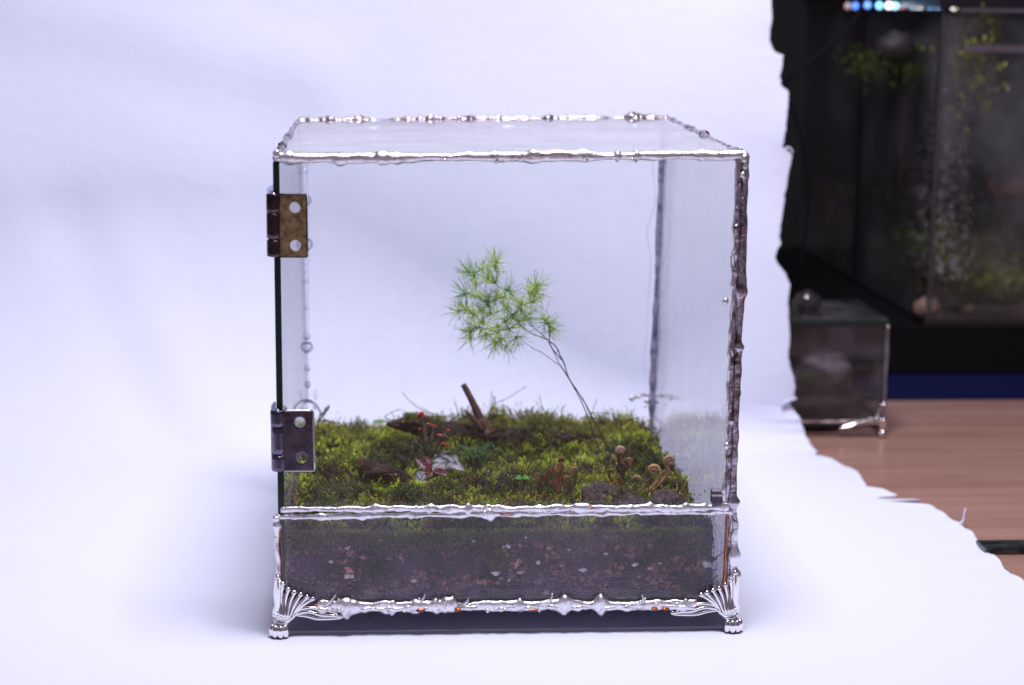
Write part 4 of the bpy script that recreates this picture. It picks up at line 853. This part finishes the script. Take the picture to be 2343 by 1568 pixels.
# big tank
Yb = PZ(2150,915,0)[1]; z1, z2 = P(2200,850,Yb)[2], P(2200,745,Yb)[2]; xC = P(2120,745,Yb)[0]; dB = 42.; WB = 48.; zT2 = 27.6
xM = P(1850,880,Yb)[0]; base = MB().box((xM, Yb-.0, .02), (xC+WB, Yb+dB, z1)).build('tank_mat', mat('navy_foam', (.002,.006,.06), .7, spec=.2), None, False); tag(base, 'navy blue slab under the black tank stand, lying on the table', 'mat')
stand = MB().box((xM-.2, Yb-.15, z1+.02), (xC+WB, Yb+dB, z2-.02)).build('tank_stand', mat('black_plastic', (.003,.003,.004), .6, spec=.12), None, False); tag(stand, 'black stand carrying the large dark glass tank', 'stand')
tank = empty('large_tank', (xC+WB/2, Yb+dB/2, z2)); tag(tank, 'large dark glass tank planted with moss, misted with water drops, behind at the right', 'tank')
M_tg = glass('tank_glass', tint=(.86,.86,.86), dirt=.05, dirt_scale=.09, dirt_col=(.45,.45,.5), lo=.46)
M_trim = mat('black_trim', (.006,.006,.009), .35)
pane('front_pane', (xC,Yb,z2), (xC+WB,Yb,z2), (xC+WB,Yb,zT2), (xC,Yb,zT2), -.4, M_tg, parent=tank)
pane('side_pane', (xC,Yb+.4,z2), (xC,Yb+dB,z2), (xC,Yb+dB,zT2), (xC,Yb+.4,zT2), .4, M_tg, parent=tank)
MB().box((xC+.4, Yb+dB-.6, z2), (xC+WB, Yb+dB-.2, zT2)).build('back_panel', mat('charcoal_panel', (.018,.016,.02), .8), tank, False)
MB().box((xC+WB-.4, Yb+.4, z2), (xC+WB, Yb+dB-.7, zT2)).build('side_panel', M_trim, tank, False)
MB().box((xC-.4, Yb-.4, zT2+.05), (xC+WB, Yb+dB, zT2+1.2)).build('hood', M_trim, tank, False)  # unseen lid added above the view to keep the tank interior dark
yd = Yb+20
MB().box((xC-.12, yd, z2+.02), (xC+.9, yd+1.4, zT2-.05)).build('divider', M_trim, tank, False)
MB().box((xC-.02, Yb-.03, z2+.02), (xC+.2, Yb+.2, zT2-.05)).build('corner_silicone', mat('grey_silicone', (.045,.042,.045), .35), tank, False)
zv = P(2280,112,Yb)[2]; MB().box((xC+1.6, Yb-.08, zv-.25), (xC+WB, Yb-.02, zv+.25)).build('vent_strip', mat('brushed_metal', (.32,.28,.34), .4, 1), tank, False)
zv = P(2280,24,Yb)[2]; MB().box((xC+1.2, Yb-.10, zv-.12), (xC+WB, Yb-.02, zv+.18)).build('top_rail', mat('rail_metal', (.5,.5,.62), .3, 1), tank, False)
MB().box((xC-.25, Yb-.2, z2-.01), (xC+WB, Yb+.1, z2+.35)).build('bottom_frame', M_trim, tank, False)
MB().box((xC-.22, Yb+.12, z2-.01), (xC+.1, Yb+dB, z2+.35)).build('bottom_frame', M_trim, tank, False)
mb = MB()
for k in range(1300):     # condensation near the front corner
    y = R.uniform(40, 640); xx = R.gauss(2155+ (0 if y > 300 else 8), 12+y*.045); 
    if xx > xC_px if False else False: pass
    r = R.uniform(.018, .042)*(.6+y/450)
    q = P(xx, y, Yb-.02)
    if q[0] > xC+.3: mb.ell((q[0], Yb-.01, q[2]), (r, r*.6, r*1.1), 8, 6)
    else:
        dd = (xC+.3-q[0])*3.2; mb.ell((xC-.01, Yb+min(16, .5+dd), q[2]), (r*.6, r, r*1.1), 8, 6)
o = mb.build('condensation', mat('water_drop', (.30,.27,.31), .12, spec=1, metal=.5), tank); o['kind'] = 'stuff'
glints = [(1957,14,(.1,.25,1),.8),(1985,12,(.15,.35,1),.9),(2012,13,(.2,.6,1),1.4),(2034,13,(.9,.9,1),1.6),(2048,14,(.3,.8,1),1.2),(2062,13,(1,.2,.2),.5),(2090,14,(.9,.85,.8),.6),(2105,13,(1,.9,.75),1.5),(2130,13,(.25,.5,1),1.3),(2145,13,(.5,.7,1),1),(2183,16,(1,.95,.8),1.8),(1940,14,(.4,.3,.3),.4)]
M_l = {}
for i, (a, b, col, s_) in enumerate(glints):  # glowing beads paint in the bright reflections along the tank rim
    m = bpy.data.materials.new('led'); m.use_nodes = True; bb = m.node_tree.nodes['Principled BSDF']; bb.inputs['Emission Color'].default_value = (*col, 1); bb.inputs['Emission Strength'].default_value = 2.6*s_; bb.inputs['Base Color'].default_value = (*col, 1)
    MB().ell(P(a, b, Yb+10), (.24,.24,.24), 10, 8).build('led', m, tank)
# what grows in the tank
n = 60; V = []; 
def tz(x, y): return z2+2.2+1.6*noise.noise(Vector((x*.09, y*.09, 2)))+.9*noise.noise(Vector((x*.3, y*.3, 5)))+.10*(y-Yb)+1.2*sm((x-xC-8)/12)
xs = np.linspace(xC+.5, xC+WB-.6, n); ys = np.linspace(Yb+.5, Yb+dB-1, n)
V = [(x, y, tz(x, y)) for y in ys for x in xs]; nb_ = len(V); V += [(x, Yb+.5, z2+.05) for x in xs]+[(xC+.5, y, z2+.05) for y in ys]
f = [(j*n+i, j*n+i+1, (j+1)*n+i+1, (j+1)*n+i) for j in range(n-1) for i in range(n-1)]+[(nb_+i, nb_+i+1, i+1, i) for i in range(n-1)]+[(j*n, (j+1)*n, nb_+n+j+1, nb_+n+j) for j in range(n-1)]
mb = MB(); mb.add(V, f); tag(mb.build('tank_soil', mat('tank_soil', (.03,.02,.018), .9, noise_amt=(.6,(.09,.055,.05),.5,.7), bump=(1.2,1,.5)), None, at=(xC+20,Yb+15,z2)), 'dark soil bank with gravel in the large glass tank', 'soil')
nn_ = 4200; qx = rn.uniform(xC+1, xC+WB-2, nn_); qy = Yb+.8+rn.rand(nn_)**1.5*30; q = np.array([(a, b, tz(a, b)+.6*abs(noise.noise(Vector((a*.2, b*.2, 8))))) for a, b in zip(qx, qy)])
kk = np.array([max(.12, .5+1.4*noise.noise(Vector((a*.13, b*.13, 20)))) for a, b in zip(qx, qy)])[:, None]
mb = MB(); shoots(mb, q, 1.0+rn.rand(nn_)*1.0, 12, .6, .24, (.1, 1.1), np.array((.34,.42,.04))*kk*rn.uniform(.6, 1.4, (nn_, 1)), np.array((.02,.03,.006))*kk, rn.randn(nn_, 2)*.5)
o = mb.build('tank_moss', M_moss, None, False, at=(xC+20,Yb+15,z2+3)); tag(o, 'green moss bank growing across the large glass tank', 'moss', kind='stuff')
def bush(name, label, cat, cx_, cy_, Y, rx, rz, nl, col, size, drop=0):
    c_ = P(cx_, cy_, Y); e_ = empty(name, c_); tag(e_, label, cat); mb = MB()
    pts = rn.randn(nl, 3)*np.array([rx, rx, rz])*.5+c_
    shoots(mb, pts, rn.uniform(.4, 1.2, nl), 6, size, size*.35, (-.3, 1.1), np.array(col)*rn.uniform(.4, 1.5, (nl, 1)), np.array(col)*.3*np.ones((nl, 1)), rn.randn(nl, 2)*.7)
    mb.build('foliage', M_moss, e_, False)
    MB().tube(curve([c_+np.array([.3, 0, -drop]), c_+np.array([-.3, 0, -drop*.4]), c_], 12), .18, 7, disp=lumpy(5, .4, 1)).build('stem', M_bark, e_)
M_dkst = mat('dark_purple_stone', (.02,.014,.02), .6)
bush('epiphyte_plant', 'yellow-green leafy plant hanging near the top of the large tank', 'plant', 2225, 110, Yb+1.8, 1.5, 4.5, 420, (.60,.62,.08), .6, 13)
bush('moss_clump', 'round green moss clump on a twig high in the large tank', 'moss', 2080, 162, Yb+10, 4.5, 1.5, 420, (.13,.19,.03), .4, 14)
bush('orange_plant', 'small orange-leaved plant low in the large tank at the right edge', 'plant', 2318, 450, Yb+5, 1.3, .5, 90, (.35,.08,.03), .5, 4)
for a, b, Y, r, lab in ((2122,704,Yb+.9,1.0,'reddish pebble in the front corner of the large tank'),(2218,710,Yb+.9,.55,'small pinkish pebble low behind the tank front glass'),(2050,110,Yb+9,1.5,'dark purple-brown stone high in the large tank')):
    mm_ = M_dkst if r == 1.5 else M_pale; q = P(a, b, Y); tag(MB().ell(q, (r, r*.7, r*.8), 16, 10, disp=lambda v: .3*noise.noise(Vector(v)*2)).build('pebble', mm_, None, at=q), lab, 'stone')
# cable hanging beside the tank
q = curve([P(1990,-60,Yb-3), P(1960,40,Yb-3), P(1880,120,Yb-3), P(1800,185,Yb-3), P(1808,230,Yb-3), P(1835,320,Yb-3), P(1848,400,Yb-3), P(1845,520,Yb-3), P(1830,640,Yb-3), P(1812,760,Yb-2)], 90)
tag(MB().tube(q, .13, 10).build('cable', mat('black_cable', (.004,.004,.006), .8, spec=.15), None, at=q[-1]), 'thin black cable hanging between the torn sheet and the large tank', 'cable')
# steel rule
pr = PZ(2260,1268,0); pr2 = PZ(2260,1237,.25)
ru = MB().box((PZ(2246,1260,0)[0], pr[1], .0), (pr[0]+26, pr2[1], .28)).build('metal_ruler', mat('patinated_steel', (.10,.13,.13), .35, .7, noise_amt=(1.3,(.025,.03,.035),.42,.6), stretch=(.5,1.5,1)), None, False, at=(pr[0], pr[1]+.5, 0)); tag(ru, 'flat greenish grey metal rule lying on the wooden table, under the torn sheet', 'ruler')
